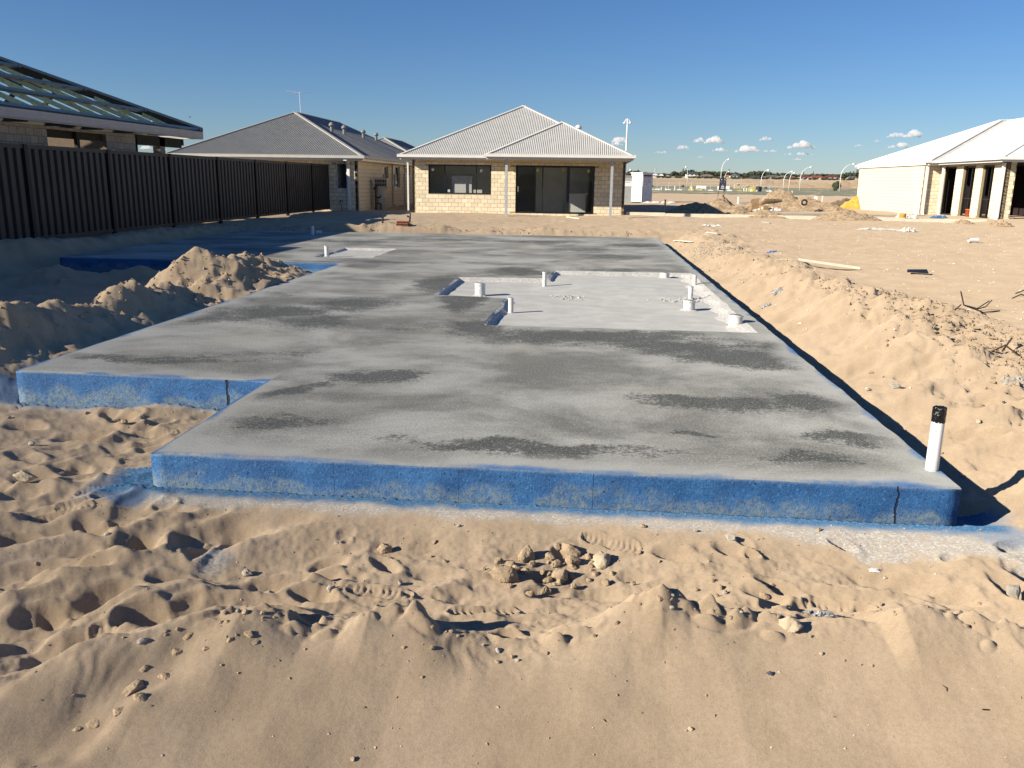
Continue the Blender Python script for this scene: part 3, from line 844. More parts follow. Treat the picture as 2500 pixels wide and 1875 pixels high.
# vertical painted faces
rows = []
g = np.random.default_rng(5)
levels = [-.010, -.03, -.07, -.11, -.15, -.19, -.24, -.50]
for z in levels:
    row = []
    for i in range(n_o):
        a = Vector(outer[i-1]); c_ = Vector(outer[(i+1) % n_o]); d_ = (c_-a).normalized(); nrm = Vector((d_.y, -d_.x))
        s = i*.07
        off = .0022*float(vnoise(np.array([s*3.1]), np.array([z*16]), 8)[0])
        row.append((outer[i][0]+nrm.x*off*(z < -.02), outer[i][1]+nrm.y*off*(z < -.02), z))
    rows.append(row)
mb = MB()
for r_ in range(len(levels)-1):
    vs = rows[r_] + rows[r_+1]
    mb.add(vs, [(i, (i+1) % n_o, n_o+(i+1) % n_o, n_o+i)[::-1] for i in range(n_o)])
mb.build('slab_edge', M['blue'], slab, True)
# chips of broken concrete round the far pipe and in the scoop
mb = MB()
def chip(mb, c, r, seed, squash=.7, mi=0):
    g = random.Random(seed)
    vs = []
    for k in range(9):
        a = g.uniform(0, 6.28); e = g.uniform(-1, 1); q = math.sqrt(1-e*e)
        s = r*g.uniform(.75, 1.15)
        vs.append((c[0]+s*q*math.cos(a), c[1]+s*q*math.sin(a), c[2]+s*e*squash))
    bmq = bmesh.new()
    for v in vs: bmq.verts.new(v)
    res = bmesh.ops.convex_hull(bmq, input=bmq.verts)
    bmesh.ops.delete(bmq, geom=[e for e in res['geom_interior'] if isinstance(e, bmesh.types.BMVert)], context='VERTS')
    bmq.verts.index_update()
    mb.add([v.co[:] for v in bmq.verts], [[v.index for v in f.verts] for f in bmq.faces], mi)
    bmq.free()
g = random.Random(4)
for k in range(260):
    a = g.gauss(0, 1); b_ = g.gauss(0, 1)
    if k < 190: c = (1.30+a*.22, 11.28+b_*.16, -.057)
    else: c = (-.18+a*.10, 11.22+b_*.10, -.057)
    chip(mb, c, g.uniform(.008, .028), k)
tag(mb.build('concrete_rubble', M['rough_conc'], slab), None, None, None, 'stuff')

# ------------------------------------------------------------------ plumbing pipes standing in the slab
def pipe(px, py, r, h, z0, label, collar=True, lean=(0, 0), mat='pvc_dusty'):
    b_ = onz(px, py, z0)
    t_ = thing('plumbing_pipe', (b_.x, b_.y, z0), label, 'pipe', 'plumbing pipes standing up through the slab')
    top = (b_.x+lean[0], b_.y+lean[1], z0+h)
    mb = MB()
    n = 24
    mb.tube([(b_.x, b_.y, z0-.05), top], r, n, cap=False)
    mb.tube([top, (b_.x+lean[0]*.8, b_.y+lean[1]*.8, z0+h*.8)], r*.88, n, cap=True)
    mb.lathe(top, [(r, 0), (r*.88, 0)], n)
    mb.build('pipe_body', M[mat], t_, True)
    mb = MB(); gg = random.Random(int(px)); pr_ = []
    for k in range(18):
        a = k*math.pi/9; q = r*gg.uniform(1.25, 1.75); pr_.append((b_.x+q*math.cos(a), b_.y+q*math.sin(a), z0+.0015))
    inn = [(b_.x+r*.98*math.cos(k*math.pi/9), b_.y+r*.98*math.sin(k*math.pi/9), z0+r*gg.uniform(.12, .3)) for k in range(18)]
    mb.add(pr_+inn, [(k, (k+1) % 18, 18+(k+1) % 18, 18+k) for k in range(18)]); mb.build('cement_splash', M['rough_conc'], t_)
    if collar:
        mb = MB(); rr = r*1.07 if r > .045 else r*1.16
        mb.lathe(top, [(r*.9, .004), (rr, .004), (rr, -.012), (r, -.014)], n)
        mb.build('collar', M[mat], t_, False)
    return t_
pipe(1172, 722, .070, .165, -.06, 'stubby wide white pipe at the left end of the sunken area')
pipe(1247, 764, .031, .175, -.06, 'thin white pipe nearest the viewer in the sunken area')
pipe(1329, 700, .030, .215, -.06, 'thin white pipe beside the inner step of the sunken area')
pipe(1623, 679, .071, .085, -.06, 'low wide white pipe at the far edge of the sunken area')
pipe(1695, 702, .030, .190, -.06, 'thin white pipe at the far right corner of the sunken area')
pipe(1685, 731, .031, .175, -.06, 'thin white pipe rising out of broken concrete rubble')
pipe(1682, 758, .070, .120, -.06, 'wide white pipe right in front of the rubble and thin pipe')
pipe(1795, 800, .073, .135, -.06, 'wide white pipe at the near right corner of the sunken area')
pipe(798, 626, .040, .200, -.03, 'white pipe at the front left of the small far recess')
pipe(763, 573, .045, .215, 0., 'white pipe near the far edge of the slab by the fence shadow')
b_ = onz(774, 572, 0)
t_ = thing('pipe_offcut', (b_.x, b_.y, 0), 'short white pipe offcut lying beside the farthest pipe', 'pipe')
MB().tube([(b_.x-.02, b_.y, .05), (b_.x+.12, b_.y+.03, .05)], .05, 18, cap=False).tube([(b_.x+.12, b_.y+.03, .05), (b_.x-.02, b_.y, .05)], .042, 18, cap=False).build('pipe_body', M['pvc_dusty'], t_, True)
# the tall stand pipe at the near corner, its mouth taped black
b_ = onz(2274, 1147, 0)
t_ = thing('stand_pipe', (b_.x, b_.y, 0), 'tall white pipe with a black taped top at the near right slab corner', 'pipe')
n = 32
mt, t, b, out = nodes('spattered_pvc')
p = pos(t)
f = noise(t, p, 70, 2, .5); sp = N(t, 'ShaderNodeSeparateXYZ'); L(t, p, sp.inputs[0])
c = mixc(t, mapr(t, f, .66, .72, 0, .85), (.82, .81, .78), (.22, .20, .18))
c = mixc(t, math_(t, 'MULTIPLY', mapr(t, sp.outputs[2], .09, 0), mapr(t, noise(t, p, 40, 4), .35, .6)), c, (.56, .54, .49))
L(t, c, b.inputs['Base Color']); b.inputs['Roughness'].default_value = .32
mb = MB(); mb.tube([(b_.x, b_.y, -.02), (b_.x, b_.y, .290)], .0325, n, cap=False)
mb.build('pipe_body', mt, t_, True)
mb = MB()
prof_ = [(.0328, .262), (.0338, .272), (.0335, .29), (.0345, .305), (.0338, .325), (.0345, .338), (.030, .345), (.022, .336), (.012, .341), (.001, .338)]
mb.lathe((b_.x, b_.y, 0), prof_, n)
g = random.Random(3)
mb.v = [(v[0]+g.uniform(-.0012, .0012), v[1]+g.uniform(-.0012, .0012), v[2]+g.uniform(-.003, .003)*(v[2] > .264)) for v in mb.v]
mb.build('taped_cap', M['black_tape'], t_, False)

# ------------------------------------------------------------------ building kit
BL, BH = .28, .168                                # brick length and course height, with joints
def brick_mesh(name, mat):
    bmq = bmesh.new(); bmesh.ops.create_cube(bmq, size=1.0)
    for v in bmq.verts: v.co = Vector((v.co.x*(BL-.011), v.co.y*.08, v.co.z*(BH-.011)))
    bmesh.ops.bevel(bmq, geom=list(bmq.edges), offset=.004, segments=1, affect='EDGES')
    me = bpy.data.meshes.new(name); bmq.to_mesh(me); bmq.free(); me.materials.append(mat); return me
BRICK = brick_mesh('brick', M['brick'])
BRICK_DARK = brick_mesh('brick_greyed', M['brick_dark'])
class Bricks:
    """collects the bricks of one house; the 300 that show largest become objects"""
    def __init__(s, parent, mesh): s.p = parent; s.mesh = mesh; s.L = []
    def add(s, c, u, n, w, h, pri): s.L.append((pri, Vector(c), Vector(u), Vector(n), w, h))
    def done(s, limit=300, rest_mat=None):
        s.L.sort(key=lambda q: -q[0])
        for pri, c, u, n, w, h in s.L[:limit]:
            o = bpy.data.objects.new('brick', s.mesh); COL.objects.link(o); o.parent = s.p
            o.location = c - wloc(s.p)
            o.rotation_euler = (0, 0, math.atan2(u.y, u.x))
            o.scale = (w/(BL-.011), 1, h/(BH-.011))
        rest = s.L[limit:]
        if rest:
            mb = MB()
            for pri, c, u, n, w, h in rest:
                mb.obox(c, u, n, (-w/2, -.04, -h/2), (w/2, .04, h/2))
            tag(mb.build('brick_courses', s.mesh.materials[0], s.p), None, None, None, 'stuff')
def pix_size(c, u, w):
    a = Vector(c); 
    def pr(p_):
        q = p_-EYE; return Vector((q.dot(CX)/q.dot(CF), q.dot(CD)/q.dot(CF)))
    if (a-EYE).dot(CF) < .5: return 0
    s = pr(a)
    vis = 1.0 if abs(s.x) < .64 and abs(s.y) < .48 else .01
    return (pr(a+u*w/2)-pr(a-u*w/2)).length*vis
def wall(parent, bricks, o, u, Ln, z0, z1, n, ops=(), thick=.11, mortar='mortar', brick=True, off=0.0, name='wall'):
    """o: outer bottom corner, u: along, n: outward normal; ops = openings (u0,u1,z0,z1)"""
    o, u, n = Vector(o), Vector(u), Vector(n)
    mb = MB()
    us = sorted({0, Ln, *[q[0] for q in ops], *[q[1] for q in ops]})
    for a, b_ in zip(us[:-1], us[1:]):
        cuts = sorted([(q[2], q[3]) for q in ops if q[0] <= a+1e-6 and q[1] >= b_-1e-6])
        zc = z0
        for c0, c1 in cuts:
            if c0 > zc+1e-4: mb.obox(o, u, n, (a, -thick, zc), (b_, -.008, c0))
            zc = max(zc, c1)
        if zc < z1-1e-4: mb.obox(o, u, n, (a, -thick, zc), (b_, -.008, z1))
    mb.build(name, M[mortar], parent)
    if not brick: return
    row = 0; z = z0
    while z < z1-.04:
        h = min(BH, z1-z)
        x = -(BL/2 if row % 2 else 0) - off
        zc = z+h/2
        while x < Ln:
            segs = [(max(x, 0), min(x+BL, Ln))]
            for q in ops:
                ov = min(q[3], z+h)-max(q[2], z)
                if ov > h*.5:
                    ns = []
                    for a, b_ in segs:
                        if q[1] <= a or q[0] >= b_: ns.append((a, b_)); continue
                        if q[0] > a: ns.append((a, q[0]))
                        if q[1] < b_: ns.append((q[1], b_))
                    segs = ns
            for a, b_ in segs:
                if b_-a < .05: continue
                w = b_-a-.011
                # clip height by openings that cut part of the course
                za, zb = z, z+h
                for q in ops:
                    if q[1] > a+.02 and q[0] < b_-.02:
                        if za < q[2] < zb: zb = q[2]
                        elif za < q[3] < zb: za = q[3]
                hh = zb-za-.011
                if hh < .03: continue
                c = o + u*((a+b_)/2) - n*.04
                c.z = (za+zb)/2
                if bricks is not None: bricks.add(c, u, n, w, hh, pix_size(c, u, w))
            x += BL
        z += BH; row += 1

def corr(mb, poly, pitch=.076, amp=.0105, per=4):
    """corrugated steel over a planar convex polygon; poly[0]-poly[1] is the eave, ribs run up the slope"""
    P_ = [Vector(q) for q in poly]
    u = (P_[1]-P_[0]).normalized(); nrm = None
    for k in range(2, len(P_)):
        q = u.cross(P_[k]-P_[0])
        if q.length > 1e-3: nrm = q.normalized(); break
    if nrm.z < 0: nrm = -nrm
    v = nrm.cross(u)
    if v.z < 0: v = -v
    q2 = [((p_-P_[0]).dot(u), (p_-P_[0]).dot(v)) for p_ in P_]
    x0 = min(q[0] for q in q2); x1 = max(q[0] for q in q2)
    n = max(2, int((x1-x0)/pitch*per))
    def span(x):
        ys = []
        for i in range(len(q2)):
            (ax, ay), (bx, by) = q2[i], q2[(i+1) % len(q2)]
            if abs(ax-bx) < 1e-9:
                if abs(x-ax) < 1e-6: ys += [ay, by]
                continue
            s = (x-ax)/(bx-ax)
            if -1e-9 <= s <= 1+1e-9: ys.append(ay+s*(by-ay))
        return (min(ys), max(ys)) if ys else (0, 0)
    vs = []
    for i in range(n+1):
        x = x0+(x1-x0)*i/n
        x = min(max(x, x0+1e-6), x1-1e-6)
        a, b_ = span(x); w = amp*math.sin(2*math.pi*(x-x0)/pitch)
        vs += [P_[0]+u*x+v*a+nrm*w, P_[0]+u*x+v*b_+nrm*w]
    mb.add(vs, [(2*i, 2*i+2, 2*i+3, 2*i+1) for i in range(n)])
    return mb
def cap_strip(parent, a, b_, mat, w=.15, h=.035, name='ridge_cap'):
    mb = MB(); a, b_ = Vector(a), Vector(b_)
    mb.beam(a+Vector((0,0,.012)), b_+Vector((0,0,.012)), w, h)
    return mb.build(name, mat, parent)
def hip_roof(parent, x0, x1, y0, y1, ze, slope, mat, trim, fronts=('f','r','b','l'), gut=.09, fas='trim_light', ov=.45, fascia_h=.19, lining=True):
    """hip roof over a rectangle (gutter line); slope = rise per metre"""
    w, d = x1-x0, y1-y0
    if d >= w:
        h = w/2; A_ = Vector(((x0+x1)/2, y0+h, ze+h*slope)); B_ = Vector(((x0+x1)/2, y1-h, ze+h*slope))
    else:
        h = d/2; A_ = Vector((x0+h, (y0+y1)/2, ze+h*slope)); B_ = Vector((x1-h, (y0+y1)/2, ze+h*slope))
    c = [Vector((x0,y0,ze)), Vector((x1,y0,ze)), Vector((x1,y1,ze)), Vector((x0,y1,ze))]
    if d >= w: F = dict(f=[c[0],c[1],A_], r=[c[1],c[2],B_,A_], b=[c[2],c[3],B_], l=[c[3],c[0],A_,B_]); hips = [(c[0],A_),(c[1],A_),(c[2],B_),(c[3],B_)]
    else: F = dict(f=[c[0],c[1],B_,A_], r=[c[1],c[2],B_], b=[c[2],c[3],A_,B_], l=[c[3],c[0],A_]); hips = [(c[0],A_),(c[1],B_),(c[2],B_),(c[3],A_)]
    for k in 'frbl':
        mb = MB()
        if k in fronts: corr(mb, F[k])
        else: mb.add(F[k], [list(range(len(F[k])))])
        mb.build('roof_sheet', M[mat], parent)
    for a, b_ in hips: cap_strip(parent, a, b_, M[trim])
    if (B_-A_).length > .05: cap_strip(parent, A_, B_, M[trim], .2)
    sides = [(c[0],c[1],Vector((0,-1,0))),(c[1],c[2],Vector((1,0,0))),(c[2],c[3],Vector((0,1,0))),(c[3],c[0],Vector((-1,0,0)))]
    for a, b_, n in sides:
        u = (b_-a).normalized(); Ln = (b_-a).length
        mb = MB(); o = Vector((a.x, a.y, 0))
        # gutter: an open channel with a rolled front lip
        mb.obox(o, u, n, (-.10, -.01, ze-.095), (Ln+.10, .105, ze-.075))
        mb.obox(o, u, n, (-.115, .10, ze-.095), (Ln+.115, .118, ze+.005))
        mb.tube([o+u*(-.12)+n*.112+Vector((0,0,ze+.01)), o+u*(Ln+.12)+n*.112+Vector((0,0,ze+.01))], .013, 6)
        mb.build('gutter', M[trim], parent)
        mb = MB(); mb.obox(o, u, n, (-.02, -.03, ze-fascia_h), (Ln+.02, -.012, ze-.02)); mb.build('fascia', M[fas], parent)
    if lining:
        mb = MB(); mb.box((x0+.03, y0+.03, ze-fascia_h+.012), (x1-.03, y1-.03, ze-fascia_h+.024)); mb.build('eave_lining', M['soffit'], parent)
    return A_, B_
def window(parent, o, u, n, u0, u1, z0, z1, mulls=(), frame='black_frame', fw=.055, depth=.07, setb=.05, pane=True, sill=None, thick_mulls=(), name='window'):
    o, u, n = Vector(o), Vector(u), Vector(n)
    mb = MB()
    a, b_ = -setb-depth, -setb
    mb.obox(o, u, n, (u0, a, z0), (u0+fw, b_, z1)); mb.obox(o, u, n, (u1-fw, a, z0), (u1, b_, z1))
    mb.obox(o, u, n, (u0+fw, a, z1-fw), (u1-fw, b_, z1)); mb.obox(o, u, n, (u0+fw, a, z0), (u1-fw, b_, z0+fw))
    for i, x in enumerate(mulls):
        w = thick_mulls[i] if i < len(thick_mulls) else fw*.8
        mb.obox(o, u, n, (x-w/2, a+.005, z0+fw), (x+w/2, b_-.006, z1-fw))
    f = mb.build(name, M[frame], parent)
    if pane:
        ed = [u0+fw] + list(mulls) + [u1-fw]
        for i in range(len(ed)-1):
            q = MB(); yy = a+depth*.5 + .012*(i % 2)
            P_ = lambda x, z: o+u*x+n*yy+Vector((0,0,z-o.z))
            q.obox(o, u, n, (ed[i], yy-.003, z0+fw-o.z*0), (ed[i+1], yy+.003, z1-fw))
            q.build('pane', M['glass'], f)
    return f
def downpipe(parent, x, y, z0, z1, mat, w=.09, kick=None):
    mb = MB(); mb.box((x-w/2, y-w*.3, z0+.12), (x+w/2, y+w*.3, z1))
    if kick: mb.beam((x, y, z0+.16), (x+kick[0], y+kick[1], z0+.02), w, w*.6)
    return mb.build('downpipe', M[mat], parent)
def roof_vent(parent, c, r, h, mat):
    mb = MB()
    mb.lathe((c[0], c[1], c[2]-.25), [(r, 0), (r, h+.25-.02)], 16)
    mb.lathe((c[0], c[1], c[2]+h), [(r*.6, -.06), (r*1.75, -.05), (r*1.8, -.01), (r*1.5, .05), (r*.9, .10), (r*.2, .125), (0, .125)], 16)
    return mb.build('roof_vent', M[mat], parent, True)

# ------------------------------------------------------------------ the charcoal steel fence
fence = thing('steel_fence', (-11.2, 20, .1), 'long charcoal corrugated steel fence along the left side of the slab', 'fence')
FX, FP, FY0 = -11.2, 2.96, 16.27-2.96*4
FT = 2.02
for k in range(11):
    ya, yb = FY0+k*FP, FY0+(k+1)*FP
    zb = .13
    mb = MB()
    mb.box((FX-.03, ya-.03, -.3), (FX+.062, ya+.075, FT+.003)); mb.build('post', M['fence_post'], fence)
    mb = MB(); mb.box((FX-.02, ya+.075, FT-.085), (FX+.04, yb-.012, FT-.004)); mb.box((FX+.04, ya+.075, FT-.05), (FX+.046, yb-.012, FT-.045)); mb.build('top_rail', M['fence'], fence)
    mb = MB(); mb.box((FX-.02, ya+.075, zb+.0), (FX+.04, yb-.012, zb+.07)); mb.build('bottom_rail', M['fence'], fence)
    n = 12; w = (yb-ya-.087)/n; zt = FT-.07; z0 = zb+.05
    for q in range(3):                              # three sheets to a bay
        mb = MB()
        pr = []
        for i in range(q*4, q*4+4):
            y0 = ya+.075+i*w
            pr += [(y0, .036), (y0+w*.52, .036), (y0+w*.62, -.016), (y0+w*.90, -.016)]
        y1 = ya+.075+(q*4+4)*w; pr.append((y1, .036))
        vs = []
        for y, x in pr: vs += [(FX+x, y, z0), (FX+x, y, zt)]
        mb.add(vs, [(2*i, 2*i+2, 2*i+3, 2*i+1) for i in range(len(pr)-1)])
        mb.build('fence_sheet', M['fence'], fence)
ye = FY0+11*FP
mb = MB(); mb.box((FX-.03, ye-.012, -.3), (FX+.045, ye+.075, FT)); mb.build('post', M['fence_post'], fence)
# short return at the far end
mb = MB(); mb.box((FX+.05, ye-.02, .2), (FX+.09, ye+.5, FT-.02)); mb.build('end_panel', M['fence_post'], fence)

# ------------------------------------------------------------------ central cream brick house
ch = thing('brick_house', (-3, 40, .05), 'cream brick house with pale steel hip roof, black windows and posted patio', 'house')
bk = Bricks(ch, BRICK)
ZB, ZW = .0, 2.32
WY = 36.0
win = (.69, 3.36, .87, 2.07)       # u from the left corner at x=-7.45
dor = (4.40, 7.69, .12, 2.08)
wall(ch, bk, (-7.45, WY, 0), (1,0,0), 8.96, ZB, ZW, (0,-1,0), [win, dor])
wall(ch, bk, (1.51, WY, 0), (0,1,0), 12, ZB, ZW, (1,0,0), [(5, 6.2, .9, 2.07)], brick=False)
wall(ch, bk, (-7.45, 48, 0), (0,-1,0), 12, ZB, ZW, (-1,0,0), [], brick=False)
wall(ch, bk, (1.51, 48, 0), (-1,0,0), 8.96, ZB, ZW, (0,1,0), [(3, 6, .9, 2.07)], brick=False)
o, u, n = (-7.45, WY, 0), (1,0,0), (0,-1,0)
f = window(ch, o, u, n, *win[:2], *win[2:], mulls=(1.38, 2.73), fw=.05)
for sx, sz, cl in ((.82, 1.86, 1), (1.50, 1.00, 1), (2.88, 1.84, 1)):
    q = MB(); q.obox(o, u, n, (sx, -.080, sz-.06), (sx+.10, -.076, sz+.05)); q.build('glazing_sticker', M['sign_white'], f)
d_ = window(ch, o, u, n, *dor[:2], *dor[2:], mulls=(5.53, 6.60), fw=.075, thick_mulls=(.05, .12), name='sliding_door')
for sx in (5.26, 6.33, 7.38):
    q = MB(); q.obox(o, u, n, (sx, -.078, 1.83), (sx+.10, -.073, 1.95)); q.build('glazing_sticker', M['yellow'], d_)
q = MB(); q.obox(o, u, n, (4.49, -.05, 1.0), (4.51, -.02, 1.22)); q.build('handle', M['post_steel'], d_)
# rooms behind the glass
mb = MB()
mb.box((-7.30, 40.2, 0.0), (1.40, 40.3, 2.3)); mb.box((-7.30, 37.7, 0.0), (-3.6, 37.8, 2.3)); mb.box((-3.55, 36.15, 0), (-3.45, 40.2, 2.3)); mb.box((-7.30, 36.15, 2.29), (1.40, 40.2, 2.31))
mb.build('room_walls', M['inner_wall'], ch)
mb = MB(); mb.box((-7.30, 36.15, -.02), (1.40, 40.2, .06)); mb.build('room_floor', M['inner_floor'], ch)
mb = MB(); mb.box((-5.85, 36.62, .06), (-5.0, 36.70, 1.62)); mb.box((-4.92, 36.62, .06), (-4.55, 36.70, 1.05)); mb.build('room_partition', M['inner_white'], ch)  # pale panels added close behind the glass to catch a sun patch
mb = MB(); mb.box((-1.85, 38.5, .06), (-2.35, 38.6, 2.29)); mb.box((-2.35, 38.4, .06), (.0, 38.5, 2.29)); mb.build('room_partition', M['inner_wall'], ch)
mb = MB(); mb.box((-.86, 36.75, .06), (-.10, 37.4, .92)); mb.box((-.92, 36.7, .92), (-.02, 37.5, .96)); mb.build('kitchen_bench', M['inner_white'], ch)
hip_roof(ch, -7.85, 1.66, 35.52, 52, 2.44, .495, 'roof_light', 'trim_light', fronts=('f','r','l'))
hip_roof(ch, -4.02, 1.68, 33.92, 39.65, 2.452, .495, 'roof_light', 'trim_light', fronts=('f','r','l'), lining=False)
mb = MB(); mb.box((-3.99, 33.95, 2.288), (1.65, 35.98, 2.300)); mb.build('eave_lining', M['soffit'], ch)
for x in (-3.27, .905):
    mb = MB(); mb.box((x-.05, 34.15, -.1), (x+.05, 34.25, 2.29)); mb.build('patio_post', M['post_steel'], ch)
    mb = MB(); mb.box((x-.065, 34.135, .02), (x+.065, 34.150, .1)); mb.build('post_bracket', M['post_steel'], ch)
roof_vent(ch, (-.55, 40.0, 3.50), .09, .35, 'trim_light')
downpipe(ch, -7.62, 35.9, .0, 2.25, 'trim_light', .07, (-.18, -.05))
bk.done(300)
q = onz(1082, 478+3, 0)

# ------------------------------------------------------------------ the older grey roofed house behind the fence
h2 = thing('brick_house', (-13.5, 42, .05), 'yellow brick house with grey corrugated hip roof and antenna behind the fence', 'house')
bk = Bricks(h2, BRICK)
wy2 = 36.3
wall(h2, bk, (-18, wy2, 0), (1,0,0), 8.1, 0, 2.22, (0,-1,0), [(7.16, 7.62, 1.0, 2.08), (2, 4, .9, 2.08)])
wall(h2, bk, (-9.9, wy2, 0), (0,1,0), 15.7, 0, 2.22, (1,0,0), [(4.6, 5.7, 1.05, 2.06), (6.7, 8.3, 1.0, 2.08), (9.2, 10.9, 1.72, 2.1)])
wall(h2, bk, (-18, 52, 0), (0,-1,0), 15.7, 0, 2.22, (-1,0,0), [], brick=False)
wall(h2, bk, (-9.9, 52, 0), (-1,0,0), 8.1, 0, 2.22, (0,1,0), [], brick=False)
mb = MB(); mb.box((-17.8, 39, 0), (-10.1, 39.1, 2.2)); mb.box((-10.9, 36.5, 0), (-10.85, 39, 2.2)); mb.box((-11.5, 41, 0), (-11.4, 50, 2.2)); mb.build('room_walls', M['inner_wall'], h2)
window(h2, (-18, wy2, 0), (1,0,0), (0,-1,0), 7.16, 7.62, 1.0, 2.08, frame='white_frame', fw=.03)
window(h2, (-18, wy2, 0), (1,0,0), (0,-1,0), 2, 4, .9, 2.08, mulls=(3,), frame='white_frame', fw=.045)
for a, b_, c0, c1 in ((4.6, 5.7, 1.05, 2.06), (6.7, 8.3, 1.0, 2.08), (9.2, 10.9, 1.72, 2.1)):
    f = window(h2, (-9.9, wy2, 0), (0,1,0), (1,0,0), a, b_, c0, c1, mulls=((a+b_)/2,), frame='white_frame', fw=.045)
    q = MB(); q.obox((-9.9, wy2, 0), (0,1,0), (1,0,0), (a+.08, -.072, c1-.38), ((a+b_)/2-.06, -.066, c1-.06)); q.build('glazing_sticker', M['trim_cream'], f)
A2, B2 = hip_roof(h2, -18.2, -9.55, 35.82, 51.6, 2.37, .475, 'roof_grey', 'trim_grey', fronts=('f','r','l'), fas='trim_cream', fascia_h=.2)
hip_roof(h2, -16.2, -9.5, 50.2, 62, 2.36, .475, 'roof_grey', 'trim_grey', fronts=('r',), fas='trim_cream')
for px, py in ((810, 321), (840.5, 327.5), (887, 326.5), (918.5, 341)):
    c = onx(px, py, -12.0); c.z = 2.37 + (-9.55+12.0)*.475
    roof_vent(h2, c, .075, .32, 'roof_grey')
downpipe(h2, -10.28, wy2-.07, 0, 2.2, 'trim_white', .11)
mb = MB(); mb.beam((-10.28, wy2-.1, 2.05), (-10.3, wy2-.42, 2.28), .11, .07); mb.box((-10.36, wy2-.52, 2.17), (-10.22, wy2-.40, 2.36)); mb.build('rain_head', M['trim_white'], h2)
for y in (42.7, 45.5): downpipe(h2, -9.84, y, 0, 2.2, 'trim_grey', .07, (.3, -.2))
# television antenna
ax, ay, az = -13.875, 41.0, 4.42
mb = MB(); mb.tube([(ax, ay, az-.1), (ax-.03, ay, az+1.0)], .012, 8); mb.tube([(ax, ay, az+.35), (ax+.18, ay+.1, az-.02)], .008, 6); ant = mb.build('antenna', M['lamp_white'], h2)
mb = MB(); mb.tube([(ax-.03, ay-.05, az+.9), (ax-.42, ay-.55, az+.97)], .007, 6)
for s in np.linspace(.05, 1, 7):
    c = Vector((ax-.03-.4*s, ay-.05-.5*s, az+.905+.065*s)); w = .16+.22*(1-s)
    mb.tube([c+Vector((-w*.8, w*.6, .03)), c+Vector((w*.8, -w*.6, .03))], .003, 5)
mb.tube([(ax-.03, ay, az+.95), (ax+.55, ay+.25, az+1.0)], .004, 5); mb.tube([(ax-.03, ay, az+.95), (ax-.75, ay-.1, az+1.0)], .004, 5)
mb.build('antenna_element', M['post_steel'], ant)
bk.done(300)
# hot water unit standing beside the wall
wh = thing('water_heater', (-9.35, 38.6, 0), 'tall cream heat pump water heater with grille top beside the yellow brick wall', 'water heater')
mb = MB(); mb.lathe((-9.38, 38.55, .0), [(.0, .05), (.30, .05), (.32, .08), (.32, 1.02), (.30, 1.06)], 28); mb.build('tank', M['tank'], wh, True)
mb = MB(); mb.box((-9.69, 38.24, 1.06), (-9.07, 38.86, 1.48)); hd = mb.build('fan_housing', M['tank'], wh)
for i in range(7):
    for j in range(2):
        mb = MB(); mb.box((-9.63+i*.075, 38.232, 1.12+j*.16), (-9.58+i*.075, 38.239, 1.25+j*.16)); mb.build('grille_slot', M['hole_black'], hd)
mb = MB(); mb.box((-9.66, 38.26, .0), (-9.10, 38.84, .05)); mb.build('base', M['tank'], wh)
mb = MB()
mb.tube([(-9.62, 38.22, .05), (-9.62, 38.22, 1.1)], .035, 8); mb.tube([(-9.62, 38.22, .62), (-9.40, 38.20, .62), (-9.36, 38.2, .72)], .03, 8)
mb.tube([(-9.38, 38.21, .1), (-9.38, 38.21, .35), (-9.55, 38.2, .37)], .03, 8); mb.tube([(-9.7, 38.2, .98), (-9.5, 38.2, 1.2)], .03, 8)
mb.build('pipework', M['black_iron'], wh)
mb = MB(); mb.box((-9.33, 38.222, .28), (-9.16, 38.232, .6)); mb.build('cover_plate', M['tank'], wh)
# garden tap on a bent stake in front of that wall
c = onz(855, 515, 0.04)
tp = thing('garden_tap', (c.x, 36.0, .0), 'thin dark garden tap standing in front of the yellow brick wall', 'tap')
mb = MB(); mb.tube([(c.x, 35.9, 0), (c.x-.05, 35.9, .52), (c.x-.03, 35.9, .55)], .011, 6); mb.build('riser', M['black_iron'], tp)
mb = MB(); mb.tube([(c.x-.10, 35.9, .42), (c.x-.06, 35.9, .54), (c.x+.02, 35.9, .50), (c.x+.04, 35.9, .42)], .016, 6); mb.build('spout', M['black_iron'], tp)

# ------------------------------------------------------------------ the unfinished house on the left: open roof frame over brick walls
h3 = thing('unfinished_house', (-15, 16, .15), 'unfinished grey brick house with open timber and steel roof frame above the fence', 'house')
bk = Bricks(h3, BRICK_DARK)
EX, EY1, EY0, EZ = -12.0, 26.1, 1.0, 2.56
WX = -12.5
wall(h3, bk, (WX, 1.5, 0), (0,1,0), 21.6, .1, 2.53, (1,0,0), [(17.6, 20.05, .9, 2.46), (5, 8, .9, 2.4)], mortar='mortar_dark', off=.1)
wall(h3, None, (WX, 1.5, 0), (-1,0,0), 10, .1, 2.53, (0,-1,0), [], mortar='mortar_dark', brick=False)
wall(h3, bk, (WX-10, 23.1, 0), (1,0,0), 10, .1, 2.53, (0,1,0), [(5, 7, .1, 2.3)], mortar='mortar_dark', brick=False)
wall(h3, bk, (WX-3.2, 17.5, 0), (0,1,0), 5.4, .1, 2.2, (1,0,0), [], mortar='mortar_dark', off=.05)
wall(h3, None, (WX-10, 1.5, 0), (0,1,0), 21.6, .1, 2.53, (-1,0,0), [(2, 4, .9, 2.3), (14, 16, .9, 2.3)], mortar='mortar_dark', brick=False)
mb = MB(); mb.box((WX-.35, 19.0, 2.30), (WX-.12, 21.6, 2.47)); mb.build('lintel', M['dark_timber'], h3)
mb = MB(); mb.box((WX-.10, 20.28, .9), (WX-.02, 20.40, 2.46)); mb.build('window_post', M['dark_timber'], h3)
